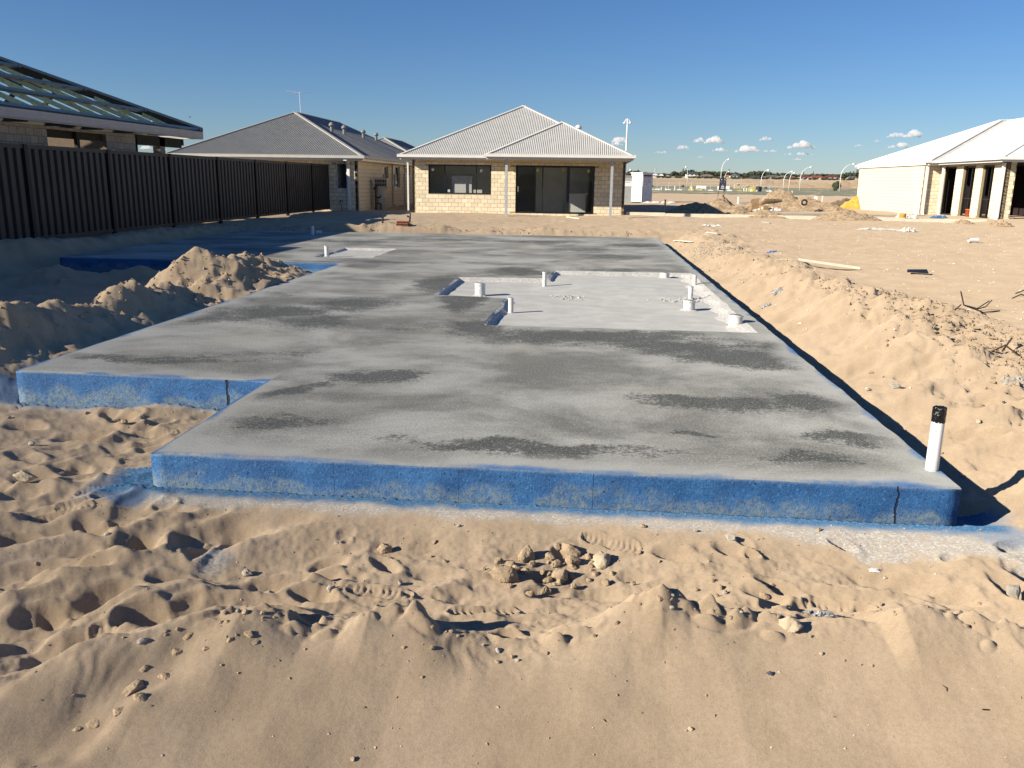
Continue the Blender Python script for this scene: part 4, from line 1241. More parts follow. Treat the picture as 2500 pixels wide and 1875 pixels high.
mb = MB(); mb.box((WX-.22, 24.35, 0), (WX-.0, 24.65, EZ-.02)); mb.build('porch_pier', M['brick_dark'], h3)
mb = MB(); mb.box((WX-.12, 23.1, EZ-.28), (WX+.0, 25.7, EZ-.01)); mb.build('porch_beam', M['dark_timber'], h3)
mb = MB(); mb.box((WX-8, 25.75, EZ-.2), (WX+.0, 25.85, EZ-.01)); mb.build('porch_beam', M['dark_timber'], h3)
q = MB(); q.lathe((WX+.04, 21.75, 2.05), [(0, -.06), (.05, -.04), (.06, 0), (.04, .05), (0, .06)], 10); q.build('work_lamp', M['sign_white'], h3, True)
# gutter: a deep ribbed fascia profile, and its return at the corner
def ribbed(a, b_, n, parent):
    a, b_, n = Vector(a), Vector(b_), Vector(n); u = (b_-a).normalized(); Ln = (b_-a).length
    pr = [(0, 0), (.10, 0), (.12, .045), (.112, .05), (.122, .10), (.114, .105), (.124, .155), (.116, .16), (.126, .215), (.10, .222), (.0, .20)]
    vs = [a+n*x+Vector((0,0,z)) for x, z in pr] + [b_+n*x+Vector((0,0,z)) for x, z in pr]
    k = len(pr)
    MB().add(vs, [(i, i+1, k+i+1, k+i) for i in range(k-1)] + [list(range(k)), list(range(k, 2*k))[::-1]]).build('gutter', M['gutter_mauve'], parent)
ribbed((EX-.1, EY0, EZ), (EX-.1, EY1+.02, EZ), (1,0,0), h3)
ribbed((EX, EY1-.1, EZ), (EX-11, EY1-.1, EZ), (0,1,0), h3)
SL = .42
def slope_z(w): return EZ+.22+w*SL                # height on the +X slope, w metres in from the eave
RW = 5.4
yr = EY1-RW
# rafters of the side slope
y = EY0+.4
k = 0
while y < EY1-.5:
    w = min(RW, EY1-y-.1)
    mb = MB(); mb.beam((EX+.0, y, slope_z(0)-.09), (EX-w, y, slope_z(w)-.09), .042, .11); mb.build('rafter', M['pine'], h3)
    y += .9; k += 1
y = EY0+.1
while y < EY1-.5:
    w = min(RW, EY1-y-.1)
    mb = MB(); mb.beam((EX-2*RW, y, slope_z(0)-.12), (EX-2*RW+w, y, slope_z(w)-.12), .045, .13); mb.build('rafter', M['pine'], h3)
    y += 1.2
x = EX-.6
while x > EX-2*RW+.5:
    w = min(x-(EX-2*RW), EX-x)-.05
    if w > .3:
        mb = MB(); mb.beam((x, EY1, slope_z(0)-.09), (x, EY1-w, slope_z(w)-.09), .042, .11); mb.build('jack_rafter', M['pine'], h3)
    x -= 1.2
mb = MB(); mb.beam((EX, EY1, slope_z(0)-.02), (EX-RW, yr, slope_z(RW)-.02), .05, .22); mb.build('hip_rafter', M['dark_timber'], h3)
mb = MB(); mb.beam((EX, EY1, slope_z(0)+.09), (EX-RW, yr, slope_z(RW)+.09), .13, .07); mb.build('hip_batten', M['batten'], h3)
mb = MB(); mb.beam((EX-2*RW, EY1, slope_z(0)-.02), (EX-RW, yr, slope_z(RW)-.02), .05, .22); mb.build('hip_rafter', M['dark_timber'], h3)
mb = MB(); mb.beam((EX-RW, EY0, slope_z(RW)-.05), (EX-RW, yr, slope_z(RW)-.05), .05, .2); mb.build('ridge_beam', M['dark_timber'], h3)
for w in (.10, 1.22, 2.34, 3.46, 4.58, 5.3):
    mb = MB(); mb.beam((EX-w, EY0, slope_z(w)+.015), (EX-w, EY1-w+.1, slope_z(w)+.015), .11, .07, up=(-SL, 0, 1)); mb.build('batten', M['batten'], h3)
    mb = MB(); mb.beam((EX-w+.1, EY1-w, slope_z(w)+.015), (EX-2*RW+w-.1, EY1-w, slope_z(w)+.015), .07, .05); mb.build('batten', M['batten'], h3)
    mb = MB(); mb.beam((EX-2*RW+w, EY0, slope_z(w)+.015), (EX-2*RW+w, EY1-w, slope_z(w)+.015), .07, .05); mb.build('batten', M['batten'], h3)
# underpurlins, struts and ceiling joists inside the frame
for w in (.75, 2.9):
    mb = MB(); mb.beam((EX-w, EY0, slope_z(w)-.22), (EX-w, EY1-w-1.2*(w < 1), slope_z(w)-.22), .07, .14); mb.build('underpurlin', M['wood'] if w < 1 else M['dark_timber'], h3)
y = EY0+1.1
while y < EY1-2:
    w = .85; mb = MB(); mb.beam((EX-w, y, EZ+.05), (EX-w, y, slope_z(w)-.2), .05, .08); mb.build('strut', M['dark_timber'], h3)
    mb = MB(); mb.beam((EX-4.0, y+.3, EZ+.1), (EX-2.9, y+.3, slope_z(2.9)-.3), .09, .09); mb.build('strut', M['dark_timber'], h3)
    mb = MB(); mb.beam((EX-.6, y, EZ+.10), (EX-9.8, y, EZ+.10), .05, .16); mb.build('ceiling_joist', M['dark_timber'], h3)
    y += 1.5
bk.done(300)
# unseen blocks added left of view to cast shade over the left bank
mb = MB(); mb.box((-21, 5.2, .1), (-11.75, 14.2, 3.0)); mb.box((-21, 2.2, .1), (-11.75, 5.4, 3.6)); mb.build('shade_blocks', M['mortar_dark'], h3)

# ------------------------------------------------------------------ white roofed house on the right
h4 = thing('brick_house', (20, 45, .15), 'pale brick house with white steel roof and empty black window openings', 'house')
bk = Bricks(h4, BRICK)
GX, GY0, GY1, GZB, GZ = 16.3, 43.6, 54.0, .05, 2.50
wall(h4, bk, (GX, GY1, 0), (0,-1,0), GY1-GY0, GZB, GZ, (-1,0,0), mortar='mortar_dark')
wall(h4, bk, (GX, GY0+.02, 0), (1,0,0), .82, GZB, GZ, (0,-1,0))
WXR = 17.1
PY = 37.3
wl = GY0-PY
def py_of(px, py): return onx(px, py, WXR).y
ydl, ydr = py_of(2284, 460), py_of(2329, 460)
y1l, y1r = py_of(2346, 460), py_of(2375, 460)
y2l, y2r = py_of(2393, 460), py_of(2421, 460)
U_ = lambda y: GY0-y
ops = [(max(.12, U_(ydl)), U_(ydr), .14, 2.38), (U_(y1l), U_(y1r), .14, 2.38), (U_(y2l), U_(y2r), .14, 2.38)]
wall(h4, bk, (WXR, GY0, 0), (0,-1,0), wl, GZB, GZ, (-1,0,0), ops, thick=.23)
wall(h4, bk, (WXR, PY, 0), (1,0,0), .46, GZB, GZ, (0,-1,0), thick=.23)
wall(h4, bk, (WXR+3.6, PY, 0), (1,0,0), 2.5, GZB, GZ, (0,-1,0), thick=.23)
wall(h4, None, (GX, GY1, 0), (1,0,0), 11, GZB, GZ, (0,1,0), brick=False)
wall(h4, None, (GX+11, PY, 0), (0,1,0), GY1-PY, GZB, GZ, (1,0,0), brick=False)
# near-black inner walls: gloom of the empty rooms put into their colour
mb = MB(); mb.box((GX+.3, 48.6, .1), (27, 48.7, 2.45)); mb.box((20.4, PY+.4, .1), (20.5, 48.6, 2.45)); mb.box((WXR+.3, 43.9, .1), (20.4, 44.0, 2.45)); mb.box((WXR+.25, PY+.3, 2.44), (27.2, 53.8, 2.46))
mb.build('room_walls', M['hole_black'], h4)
mb = MB(); mb.box((GX+.2, PY+.2, 0), (27.2, 53.8, .12)); mb.build('room_floor', M['inner_floor'], h4)
for k, (a, b_, c0, c1) in enumerate(ops):
    f = window(h4, (WXR, GY0, 0), (0,-1,0), (-1,0,0), a, b_, c0, c1, frame='black_frame', fw=.06, setb=.12, pane=False, name='door_frame' if k == 0 else 'window_frame')
    if k:
        q = MB(); q.obox((WXR, GY0, 0), (0,-1,0), (-1,0,0), (a+.06, -.18, .92), (b_-.06, -.13, .98)); q.build('transom', M['black_frame'], f)
        q = MB(); q.obox((WXR, GY0, 0), (0,-1,0), (-1,0,0), ((a+b_)/2-.03, -.2, .2), ((a+b_)/2+.03, -.14, 2.3)); q.build('protective_strip', M['black_tape'], f)
downpipe(h4, GX+.06, GY0-.10, .05, 2.45, 'trim_white', .12, (0, -.12))
downpipe(h4, WXR-.1, GY0-.40, .05, 2.45, 'trim_white', .12, (.1, -.1))
downpipe(h4, WXR-.06, PY-.02, .05, 2.45, 'trim_white', .12, (-.1, -.1))
# roof: main hip with its end to the left, and a wing running towards the viewer
HZ = 2.66
xe = GX-.06; yf = GY0-.45; yb = GY1+.1; hh = (yb-yf)/2; sl = .415
c0, c1 = Vector((xe, yf, HZ)), Vector((xe, yb, HZ)); ap = Vector((xe+hh, yf+hh, HZ+hh*sl)); e2 = Vector((xe+14, yf+hh, HZ+hh*sl))
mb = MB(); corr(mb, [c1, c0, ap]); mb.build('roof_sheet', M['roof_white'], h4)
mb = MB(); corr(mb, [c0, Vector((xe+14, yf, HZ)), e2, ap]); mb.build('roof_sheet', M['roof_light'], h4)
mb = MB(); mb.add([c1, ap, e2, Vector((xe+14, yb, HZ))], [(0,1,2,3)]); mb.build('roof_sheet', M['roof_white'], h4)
for a, b_ in ((c0, ap), (c1, ap), (ap, e2)): cap_strip(h4, a, b_, M['trim_white'], .2)
mb = MB(); mb.box((xe-.02, yf+.3, HZ-.19), (xe+.0, yb, HZ+.0)); mb.build('fascia', M['trim_white'], h4)
wx0, wx1, wy0, wy1 = WXR-.42, WXR+10.4, PY-.55, yf+hh+3
hip_roof(h4, wx0, wx1, wy0, wy1+4, HZ+.002, sl, 'roof_white', 'trim_white', fronts=('l','f'), fas='trim_white')
mb = MB(); mb.box((xe-.1, yf-.12, HZ-.10), (wx0-.12, yf, HZ+.01)); mb.build('gutter', M['trim_light'], h4)
mb = MB(); mb.box((xe-.02, yf+.01, HZ-.21), (wx0+.1, yf+.03, HZ-.11)); mb.build('fascia', M['trim_white'], h4)
mb = MB(); mb.box((xe, yf+.03, HZ-.20), (wx0+.3, GY0+.1, HZ-.185)); mb.build('eave_lining', M['soffit'], h4)
roof_vent(h4, (wx0+3.6, 41.2, HZ+3.6*sl-.02), .10, .30, 'trim_white')
bk.done(300)

# ------------------------------------------------------------------ low edging along the back of the lots
ed = thing('boundary_edging', (8, 36.2, .08), 'long pale low concrete edging running right from the cream house corner', 'edging')
for k in range(9):
    x0 = 1.62+k*1.62
    za = gz(x0+.8, 36.1)
    mb = MB(); mb.box((x0, 36.16, -.1), (x0+1.612, 36.27, za+.13)); mb.build('edging_block', M['edging'], ed)

# ------------------------------------------------------------------ heaps of sand
def heap(px, py, dist, rx, ry, h, label, mat='heap', seed=0, rot=0, rough=1.0, peaks=None, cat='sand heap', group='spoil heaps along the road'):
    c = ond(px, py, dist); c.z = gz(c.x, c.y)
    n = 44; vs = []; fs = []
    g = np.linspace(-1, 1, n)
    U, V = np.meshgrid(g, g)
    ca, sa = math.cos(R(rot)), math.sin(R(rot))
    q = np.hypot(U, V)
    X = c.x + (U*rx*ca - V*ry*sa); Y = c.y + (U*rx*sa + V*ry*ca)
    Z = np.zeros_like(U)
    for (u0, v0, s, hh) in (peaks or [(0, 0, .55, 1.0)]):
        e = np.hypot(U-u0, V-v0)
        Z = np.maximum(Z, hh*np.clip(1 - e/(s*1.75), 0, 1)**1.15)
    Z = h*Z*np.clip((1.02-q)/.25, 0, 1)
    nz = fbm(X*2.2, Y*2.2, 3, seed) ; ns = fbm(X*8.0, Y*8.0, 3, seed+9)
    Z = Z + (Z > .01)*(.12*h*nz + .09*rough*np.abs(ns)*np.clip(Z/h*3, 0, 1))
    zb = ground_z(X.ravel(), Y.ravel()).reshape(X.shape)
    Z = zb - .06 + Z*1.0 + .05*np.clip((1.0-q)/.2, 0, 1)
    mb = MB(); mb.add(list(zip(X.ravel(), Y.ravel(), Z.ravel())), [(j*n+i, j*n+i+1, (j+1)*n+i+1, (j+1)*n+i) for j in range(n-1) for i in range(n-1)])
    o = mb.build('sand_heap', M[mat], None, True)
    return tag(o, label, cat, group)
heap(1925, 505, 50.5, 3.6, 2.2, 1.2, 'tall pointed sand heap in the middle distance beside the cardboard boxes', seed=1, rot=-4, peaks=[(-.12, 0, .34, 1.0), (.25, -.1, .42, .62), (.55, -.1, .3, .35), (-.5, 0, .3, .25)], rough=1.6)
heap(1735, 512, 40.5, 2.3, 1.4, .72, 'rough brown sand heap whose left half lies in the house shadow', seed=4, rot=-20, peaks=[(-.35, .1, .4, .8), (.1, 0, .4, 1.0), (.5, -.1, .3, .6)], rough=1.4)
heap(1762, 500, 44.5, 1.1, .9, .75, 'small conical sand heap just below the navy sign', seed=6)
heap(1868, 527, 37.4, 1.5, .8, .34, 'low brown sand heap against the edging in front of the road', seed=8, rough=1.1)
heap(1800, 527, 37.6, 1.0, .6, .30, 'small yellowish sand heap beside the edging', seed=9, rough=1.2)
heap(2065, 529, 37.6, 1.7, .8, .36, 'low reddish sand heap left of the white roofed house', seed=12, rough=1.4)
heap(2088, 503, 56.0, 1.15, .9, .72, "bright yellow builders' sand heap at the pale house wall", mat='heap_yellow', seed=14, rough=1.0, group=None)
heap(2068, 487, 62, 1.9, 1.0, .55, 'dark brown soil heap behind the yellow sand', mat='heap_dark', seed=15, group=None)
heap(1655, 522, 38.5, 1.2, .9, .25, 'flat sand heap within the shade beside the house corner', seed=16)
heap(2445, 536, 35.2, .55, .4, .18, 'tiny crumbly sand heap by the pillar of the white roofed house', seed=18, rough=1.0)
heap(2355, 530, 36.5, .5, .35, .12, 'tiny sand heap under the window of the white roofed house', seed=19, rough=1.0)

ORD = ('first', 'second', 'third', 'fourth', 'fifth', 'sixth', 'seventh', 'eighth', 'ninth', 'tenth', 'eleventh', 'twelfth', 'thirteenth', 'fourteenth')
# ------------------------------------------------------------------ site cabinets, signs, stakes
c = ond(1566, 489, 63); zc = gz(c.x, c.y)
to = thing('site_toilet', (c.x, c.y, zc), 'white portable site toilet with a notice board on its side', 'portable toilet')
u1 = Vector((.6, -.8, 0)); n1 = Vector((-.8, -.6, 0)); u2 = Vector((.8, .6, 0)); n2 = Vector((.6, -.8, 0))
HT = 2.02; W1, W2 = 1.25, .98
mb = MB()
o = Vector((c.x, c.y, 0))
mb.obox(o, -u1, n1, (0, -W2, zc), (W1, 0, zc+HT)); mb.build('cabinet', M['white_paint'], to)
mb = MB(); mb.obox(o, -u1, n1, (.12, .0, zc+.06), (W1-.30, .018, zc+HT-.12)); dr = mb.build('door', M['white_paint'], to)
mb = MB()
for x in np.linspace(.2, W1-.38, 6): mb.obox(o, -u1, n1, (x, .018, zc+.1), (x+.03, .026, zc+HT-.18))
mb.build('door_rib', M['white_paint'], dr)
mb = MB(); mb.obox(o, -u1, n1, (W1-.42, .02, zc+1.0), (W1-.34, .07, zc+1.05)); mb.build('handle', M['black_iron'], dr)
for z in (.35, 1.0, 1.65):
    mb = MB(); mb.obox(o, -u1, n1, (.08, .018, zc+z), (.13, .035, zc+z+.08)); mb.build('hinge', M['black_iron'], dr)
mb = MB(); mb.obox(o, -u1, n1, (-.06, -W2-.04, zc+HT), (W1+.04, .06, zc+HT+.07)); mb.build('toilet_roof', M['white_paint'], to)
nb = MB(); nb.obox(o+u1*0, u2, n2, (.05, .0, zc+1.15), (W2-.12, .02, zc+HT-.03)); nb = nb.build('notice_board', M['sign_white'], to)
def bar(x0, x1, z0, z1, mt, d=.024):
    q = MB(); q.obox(o, u2, n2, (x0, .018, zc+z0), (x1, d, zc+z1)); q.build('notice_print', M[mt], nb)
bar(.05, W2-.12, 1.80, 1.93, 'sign_black'); bar(.07, W2-.14, 1.83, 1.86, 'sign_red', .027); bar(.42, .66, 1.935, 1.965, 'sign_white', .027)
bar(.12, W2-.2, 1.70, 1.74, 'sign_red')
for z in (1.60, 1.52, 1.44, 1.36): bar(.12, .38, z, z+.025, 'sign_grey'); bar(.46, .78, z, z+.025, 'sign_grey')
bar(.14, .22, 1.24, 1.28, 'sign_black'); bar(.38, .46, 1.24, 1.29, 'sign_black')
mb = MB()
for x in (.15, .3, .45, .62, .8): mb.obox(o, u2, n2, (x, .0, zc+.1), (x+.04, .012, zc+1.1))
mb.build('side_rib', M['white_paint'], to)
c = ond(1533, 489, 60.5); zc = gz(c.x, c.y)
gc = thing('grey_cabinet', (c.x, c.y, zc), 'dull grey cabinet with a white notice beside the cream house corner', 'cabinet')
mb = MB(); mb.box((c.x-.55, c.y-.0, zc), (c.x+.22, c.y+.9, zc+1.78)); mb.build('cabinet', M['galv_dull'], gc)
mb = MB(); mb.box((c.x-.60, c.y-.05, zc+1.78), (c.x+.27, c.y+.95, zc+1.84)); mb.build('cabinet_roof', M['galv_dull'], gc)
mb = MB(); mb.box((c.x-.30, c.y-.015, zc+1.12), (c.x+.20, c.y-.001, zc+1.48)); nt_ = mb.build('notice_board', M['sign_white'], gc)
mb = MB(); mb.box((c.x-.22, c.y-.02, zc+1.38), (c.x+.10, c.y-.015, zc+1.41)); mb.build('notice_print', M['sign_red'], nt_)
# estate sign
c = ond(1763, 479, 88); zc = gz(c.x, c.y)
es = thing('estate_sign', (c.x, c.y, zc), 'dark navy estate sign on two thin posts', 'sign')
for sx in (-.30, .26):
    mb = MB(); mb.tube([(c.x+sx-.12, c.y, zc-.1), (c.x+sx, c.y, zc+1.9)], .025, 6); mb.build('post', M['dark_timber'], es)
mb = MB(); mb.box((c.x-.34, c.y-.03, zc+.72), (c.x+.30, c.y-.0, zc+1.42)); bd = mb.build('board', M['sign_navy'], es)
for x0, x1, z0, z1, mt_ in ((-.16,.12,1.08,1.15,'sign_white'), (-.19,.15,.90,.98,'sign_white'), (-.05,.01,1.24,1.34,'sign_grey'), (-.12,.08,.80,.82,'sign_grey')):
    q = MB(); q.box((c.x+x0, c.y-.036, zc+z0), (c.x+x1, c.y-.03, zc+z1)); q.build('sign_print', M[mt_], bd)
q = MB()
for sx in (-.20, .12):
    q.tube([(c.x+sx, c.y-.02, zc+1.72), (c.x+sx+.06, c.y-.02, zc+1.80), (c.x+sx+.10, c.y-.02, zc+1.74), (c.x+sx+.05, c.y-.02, zc+1.68)], .02, 5)
    q.beam((c.x+sx-.05, c.y-.02, zc+1.60), (c.x+sx+.06, c.y-.02, zc+1.46), .07, .01)
q.build('emblem', M['sign_white'], es)
q = MB(); q.box((c.x-.34, c.y, zc+1.42), (c.x+.30, c.y+.02, zc+1.9)); q.build('emblem_panel', M['sign_navy'], es)
# stakes and pegs
def stake(px, pb, pt, D, label, w=.045, mat='wood', grp='survey stakes', lean=0.0, capm=None, name='survey_stake'):
    c = ond(px, pb, D); zc = gz(c.x, c.y); h = (pb-pt)/FPX*D*1.02
    mb = MB(); mb.beam((c.x, c.y, zc-.05), (c.x+lean*h, c.y, zc+h), w, w)
    o = mb.build(name, M[mat], None); tag(o, label, 'stake', grp)
    if capm:
        q = MB(); q.lathe((c.x+lean*h*.7, c.y, zc+h*.55), [(.02, 0), (w*2.6, .02), (w*2.6, h*.4), (.02, h*.45)], 8); k = q.build('tree_guard', M[capm], None)
        k.parent = o
    return o
stake(1622, 529, 492, 36.9, 'upright timber stake at the edge of the house shadow', .06)
stake(1802, 486, 469, 62, 'short white stake beside the far road', .10, 'white_paint')
stake(1992, 479, 468, 78, 'thick white stake behind the tall sand heap', .22, 'white_paint', lean=.08)
stake(2008, 483, 466, 70, 'thin pale stake right of the tall sand heap', .08, 'edging')
stake(1934, 467, 459, 130, 'pale stake on the green verge above the heap', .12, 'edging')
for k, (px, pb, pt, l_, cp) in enumerate(((1592,455,445,0,'black_iron'), (1624,456,440,0,None), (1667,452,441,0,'black_iron'), (1671,457,437,0,None), (1707,450,441,0,None), (1828,455,444,0,'black_iron'), (1870,455,446,0,'black_iron'), (1893,459,441,0,None))):
    stake(px, pb, pt, 185, 'young tree stake on the green verge' + (' with dark guard, ' if cp == 'black_iron' else ' without dark guard, ') + ORD[k] + ' stake from the left', .10, 'wood', 'tree stakes on the green verge', l_, cp, 'tree_stake')
for k, (px, pb, pt, l_) in enumerate(((1609,458,453,.1), (1614,457,449,.1), (1625,458,452,.1), (1647,457,447,.05), (1689,459,448,-.2), (1817,457,449,-.1), (1822,460,452,.1), (1833,459,452,.1), (1836,461,455,0), (1848,461,457,0), (1881,461,456,0))):
    stake(px, pb, pt, 165, 'white marker pipe on the green verge, ' + ORD[k] + ' of them from the left', .16, 'white_paint', 'white marker pipes on the green verge', l_, None, 'marker_pipe')
# temporary fence panels with white feet
tf_x = [1590, 1604, 1632, 1659, 1687, 1709, 1735, 1759, 1781, 1806, 1835, 1850, 1878, 1907]
pts_ = [ond(px, 463.2+.009*(px-1700), 171) for px in tf_x]
for k in range(len(pts_)-1):
    if k in (4,): pass
    a, b_ = pts_[k].copy(), pts_[k+1].copy()
    a.z = gz(a.x, a.y); b_.z = gz(b_.x, b_.y)
    t_ = thing('temporary_fence', tuple(a), 'temporary wire fence panel on the green verge, ' + ORD[k] + ' from the left', 'fence panel', 'temporary fence panels along the verge')
    mb = MB(); up = Vector((0, 0, 1.8))
    mb.tube([a+Vector((0,0,.1)), a+up, b_+up, b_+Vector((0,0,.1))], .045, 5); mb.tube([a+Vector((0,0,.15)), b_+Vector((0,0,.15))], .03, 5)
    mb.build('panel_frame', M['post_steel'], t_)
    mb = MB()
    for s in np.linspace(.08, .92, 9): mb.tube([a+(b_-a)*s+Vector((0,0,.15)), a+(b_-a)*s+up], .006, 3, cap=False)
    mb.build('wire_mesh', M['post_steel'], t_)
    mb = MB(); mb.box((a.x-.45, a.y-.3, a.z), (a.x+.45, a.y+.3, a.z+.22)); mb.build('foot', M['yellow' if k in (5, 9, 10, 11) else 'white_paint'], t_)
for px, w, h in ((1687, .6, .8), (1835, .8, .9)):
    c = ond(px, 464, 169); zc = gz(c.x, c.y)
    mb = MB(); mb.prism([(c.x-w*.8, c.y-.3, zc), (c.x+w*.8, c.y-.3, zc), (c.x+w*.25, c.y-.3, zc+h), (c.x-w*.25, c.y-.3, zc+h)] if px < 1700 else [(c.x-w*.7, c.y-.3, zc), (c.x+w*.7, c.y-.3, zc), (c.x+w*.7, c.y-.3, zc+h*.9), (c.x-w*.7, c.y-.3, zc+h)], (0, .6, 0))
    tag(mb.build('yellow_barrier', M['yellow'], None), 'yellow plastic barrier block left of the navy sign' if px < 1700 else 'boxy yellow plastic barrier below the row of limestone blocks', 'barrier')
c = ond(1853, 461, 166); zc = gz(c.x, c.y)
mb = MB(); mb.lathe((c.x, c.y, zc), [(.3, 0), (.5, .1), (.52, .9), (.3, 1.0), (0, 1.0)], 10); tag(mb.build('dark_drum', M['black_iron'], None), 'small dark drum among the white pipes on the verge', 'drum')
# long white beams lying on the verge
for x0, x1, py, lab in ((1700, 1724, 454.6, 'pale beam lying on the verge left of the navy sign'), (1752, 1781, 451.2, 'white beam lying behind the navy sign')):
    a = ond(x0, py+2, 200); b_ = ond(x1, py+2.3, 200); a.z = gz(a.x, a.y)+.55; b_.z = gz(b_.x, b_.y)+.55
    mb = MB(); mb.beam(a, b_, .6, .6); 
    for q in (.05, .5, .95): mb.beam(a+(b_-a)*q-Vector((0,0,.7)), a+(b_-a)*q, .3, .3)
    tag(mb.build('white_beam', M['white_paint'], None), lab, 'beam')
# limestone blocks in a row on the far side of the verge
for k, px in enumerate((1773, 1799, 1812, 1818, 1826, 1834, 1842, 1850, 1857)):
    c = ond(px, 452.5, 255); zc = gz(c.x, c.y); w = 1.5 if k < 2 else .55
    mb = MB(); mb.box((c.x-w*.5, c.y-.5, zc-.2), (c.x+w*.5, c.y+.5, zc+.95+.25*math.sin(k*2.1)))
    if k == 1: mb.box((c.x+.1, c.y-.5, zc+.9), (c.x+w*.5, c.y+.5, zc+1.5))
    tag(mb.build('limestone_block', M['limestone'], None), 'pale limestone block beyond the green verge, ' + ORD[k] + ' of the row from the left', 'stone block', 'limestone blocks beyond the verge')
# cardboard and rubbish by the tall heap
c = ond(1848, 497, 47.2); zc = gz(c.x, c.y)
t_ = thing('cardboard_box', (c.x, c.y, zc), 'torn brown cardboard box with its flap standing up', 'cardboard box')
mb = MB()
x0, x1, y0, y1 = c.x-.30, c.x+.22, c.y-.2, c.y+.3
for a, b_ in (((x0,y0),(x1,y0)), ((x1,y0),(x1,y1)), ((x1,y1),(x0,y1)), ((x0,y1),(x0,y0))): mb.beam((a[0],a[1],zc+.19), (b_[0],b_[1],zc+.17), .015, .38)
mb.box((x0, y0, zc), (x1, y1, zc+.012)); mb.build('box_body', M['cardboard'], t_)
mb = MB(); mb.prism([(x0+.02,y1,zc+.36),(x1-.08,y1,zc+.36),(x1-.02,y1+.08,zc+.66),(x0+.06,y1+.08,zc+.58)], (0,.014,0)); mb.build('box_flap', M['cardboard'], t_)
c = ond(1864, 497, 46.8); zc = gz(c.x, c.y)
t_ = thing('cardboard_box', (c.x, c.y, zc), 'low brown cardboard box with a white label, right of the torn one', 'cardboard box')
mb = MB(); mb.box((c.x-.16, c.y-.15, zc), (c.x+.24, c.y+.25, zc+.28)); mb.build('box_body', M['cardboard'], t_)
mb = MB(); mb.box((c.x-.14, c.y-.156, zc+.10), (c.x-.02, c.y-.151, zc+.23)); mb.build('box_label', M['sign_white'], t_)
def crumple(name, px, py, D, rx, ry, h, mat, label, cat, seed, n=18):
    c = ond(px, py, D) if D else hit(px, py)
    g = np.linspace(-1, 1, n); U, V = np.meshgrid(g, g)
    X = c.x+U*rx*(1+.25*fbm(V*2+seed, U*0+seed, 2, seed)); Y = c.y+V*ry*(1+.3*fbm(U*2, V*0+seed, 2, seed+1))
    Z = ground_z(X.ravel(), Y.ravel()).reshape(X.shape) + .004 + h*np.clip(np.abs(fbm(U*2.1+seed, V*2.1, 4, seed+2))*1.5, 0, 1)*np.clip((1.05-np.maximum(np.abs(U), np.abs(V)))*3, 0, 1)
    mb = MB(); mb.add(list(zip(X.ravel(), Y.ravel(), Z.ravel())), [(j*n+i, j*n+i+1, (j+1)*n+i+1, (j+1)*n+i) for j in range(n-1) for i in range(n-1)])
    return tag(mb.build(name, M[mat], None), label, cat)
crumple('plastic_sheet', 1876, 497, 47.0, .7, .3, .18, 'white_sheet', 'crumpled white plastic sheet between the boxes and the tall heap', 'plastic sheet', 3)
crumple('plastic_sheet', 1610, 490, 60, 1.2, .5, .16, 'white_sheet', 'white plastic sheet on the ground beside the white toilet', 'plastic sheet', 5)
c = ond(1884, 488, 47.6); zc = gz(c.x, c.y)+.42
mb = MB(); mb.tube([(c.x-.55, c.y, zc-.1), (c.x-.3, c.y, zc+.07), (c.x+.1, c.y, zc+.09), (c.x+.55, c.y, zc+.12)], [.05, .13, .13, .06], 8); tag(mb.build('rolled_carpet', M['heap_dark'], None), 'dark grey roll of carpet leaning on the tall heap', 'carpet')
# tyre-like black ring near the heap
c = ond(1965, 482, 48.3); zc = gz(c.x, c.y)+.47
mb = MB(); mb.tube([(c.x+.13*math.cos(a), c.y, zc+.13*math.sin(a)) for a in np.linspace(0, 2*math.pi, 17)], .05, 8); tag(mb.build('tyre', M['black_iron'], None), 'small black tyre on the right shoulder of the tall heap', 'tyre')

# ------------------------------------------------------------------ street lamps
def lamp(px, pb, pt, D, arm, label, r=.065):
    c = ond(px, pb, D); zc = gz(c.x, c.y); d = ray(px, pt); zt = EYE.z + d.z/math.hypot(d.x, d.y)*D
    H_ = zt-zc; ax = arm/FPX*D
    t_ = thing('street_lamp', (c.x, c.y, zc), label, 'street lamp', 'white curved street lamps over the green verge')
    pts = [Vector((c.x, c.y, zc-.2)), Vector((c.x, c.y, zc+H_*.55))]
    for s in np.linspace(0, 1, 8)[1:]:
        a = s*math.pi/2*.92
        pts.append(Vector((c.x+ax*(1-math.cos(a)), c.y, zc+H_*(.55+.445*math.sin(a)))))
    mb = MB(); mb.tube(pts, [r*1.3, r*1.2]+[r*1.1-.3*r*s for s in np.linspace(0, 1, 7)], 8); mb.build('pole', M['lamp_white'], t_, True)
    e = pts[-1]; sg = 1 if ax > 0 else -1
    mb = MB(); mb.lathe((e.x+sg*.15, e.y, e.z-.18), [(.05, .36), (.22, .28), (.36, .05), (.34, .0), (0, -.02)], 12); mb.build('lamp_head', M['lamp_white'], t_, True)
lamp(1758, 461, 388, 215, 15, 'tallest curved white street lamp right beside the navy sign')
lamp(1677, 456, 407, 260, -4, 'white street lamp curving left in front of the two storey house')
lamp(1768, 457, 418, 300, 8, 'smaller white street lamp just right of the tallest one')
lamp(1857, 462, 414, 210, 14, 'white street lamp above the yellow barrier')
lamp(1912, 461, 418, 222, 17, 'white street lamp left of a close neighbour, above the tall heap')
lamp(1926, 460, 421, 240, 9, 'shorter white street lamp close to its left neighbour above the heap')
lamp(1952, 461, 407, 218, 22, 'white street lamp in front of the maroon roofed houses')
lamp(2049.5, 462, 399, 205, 27, 'white street lamp closest to the pale house wall')
lamp(1544, 450, 414, 220, -5, 'white street lamp behind the grey and white cabinets')
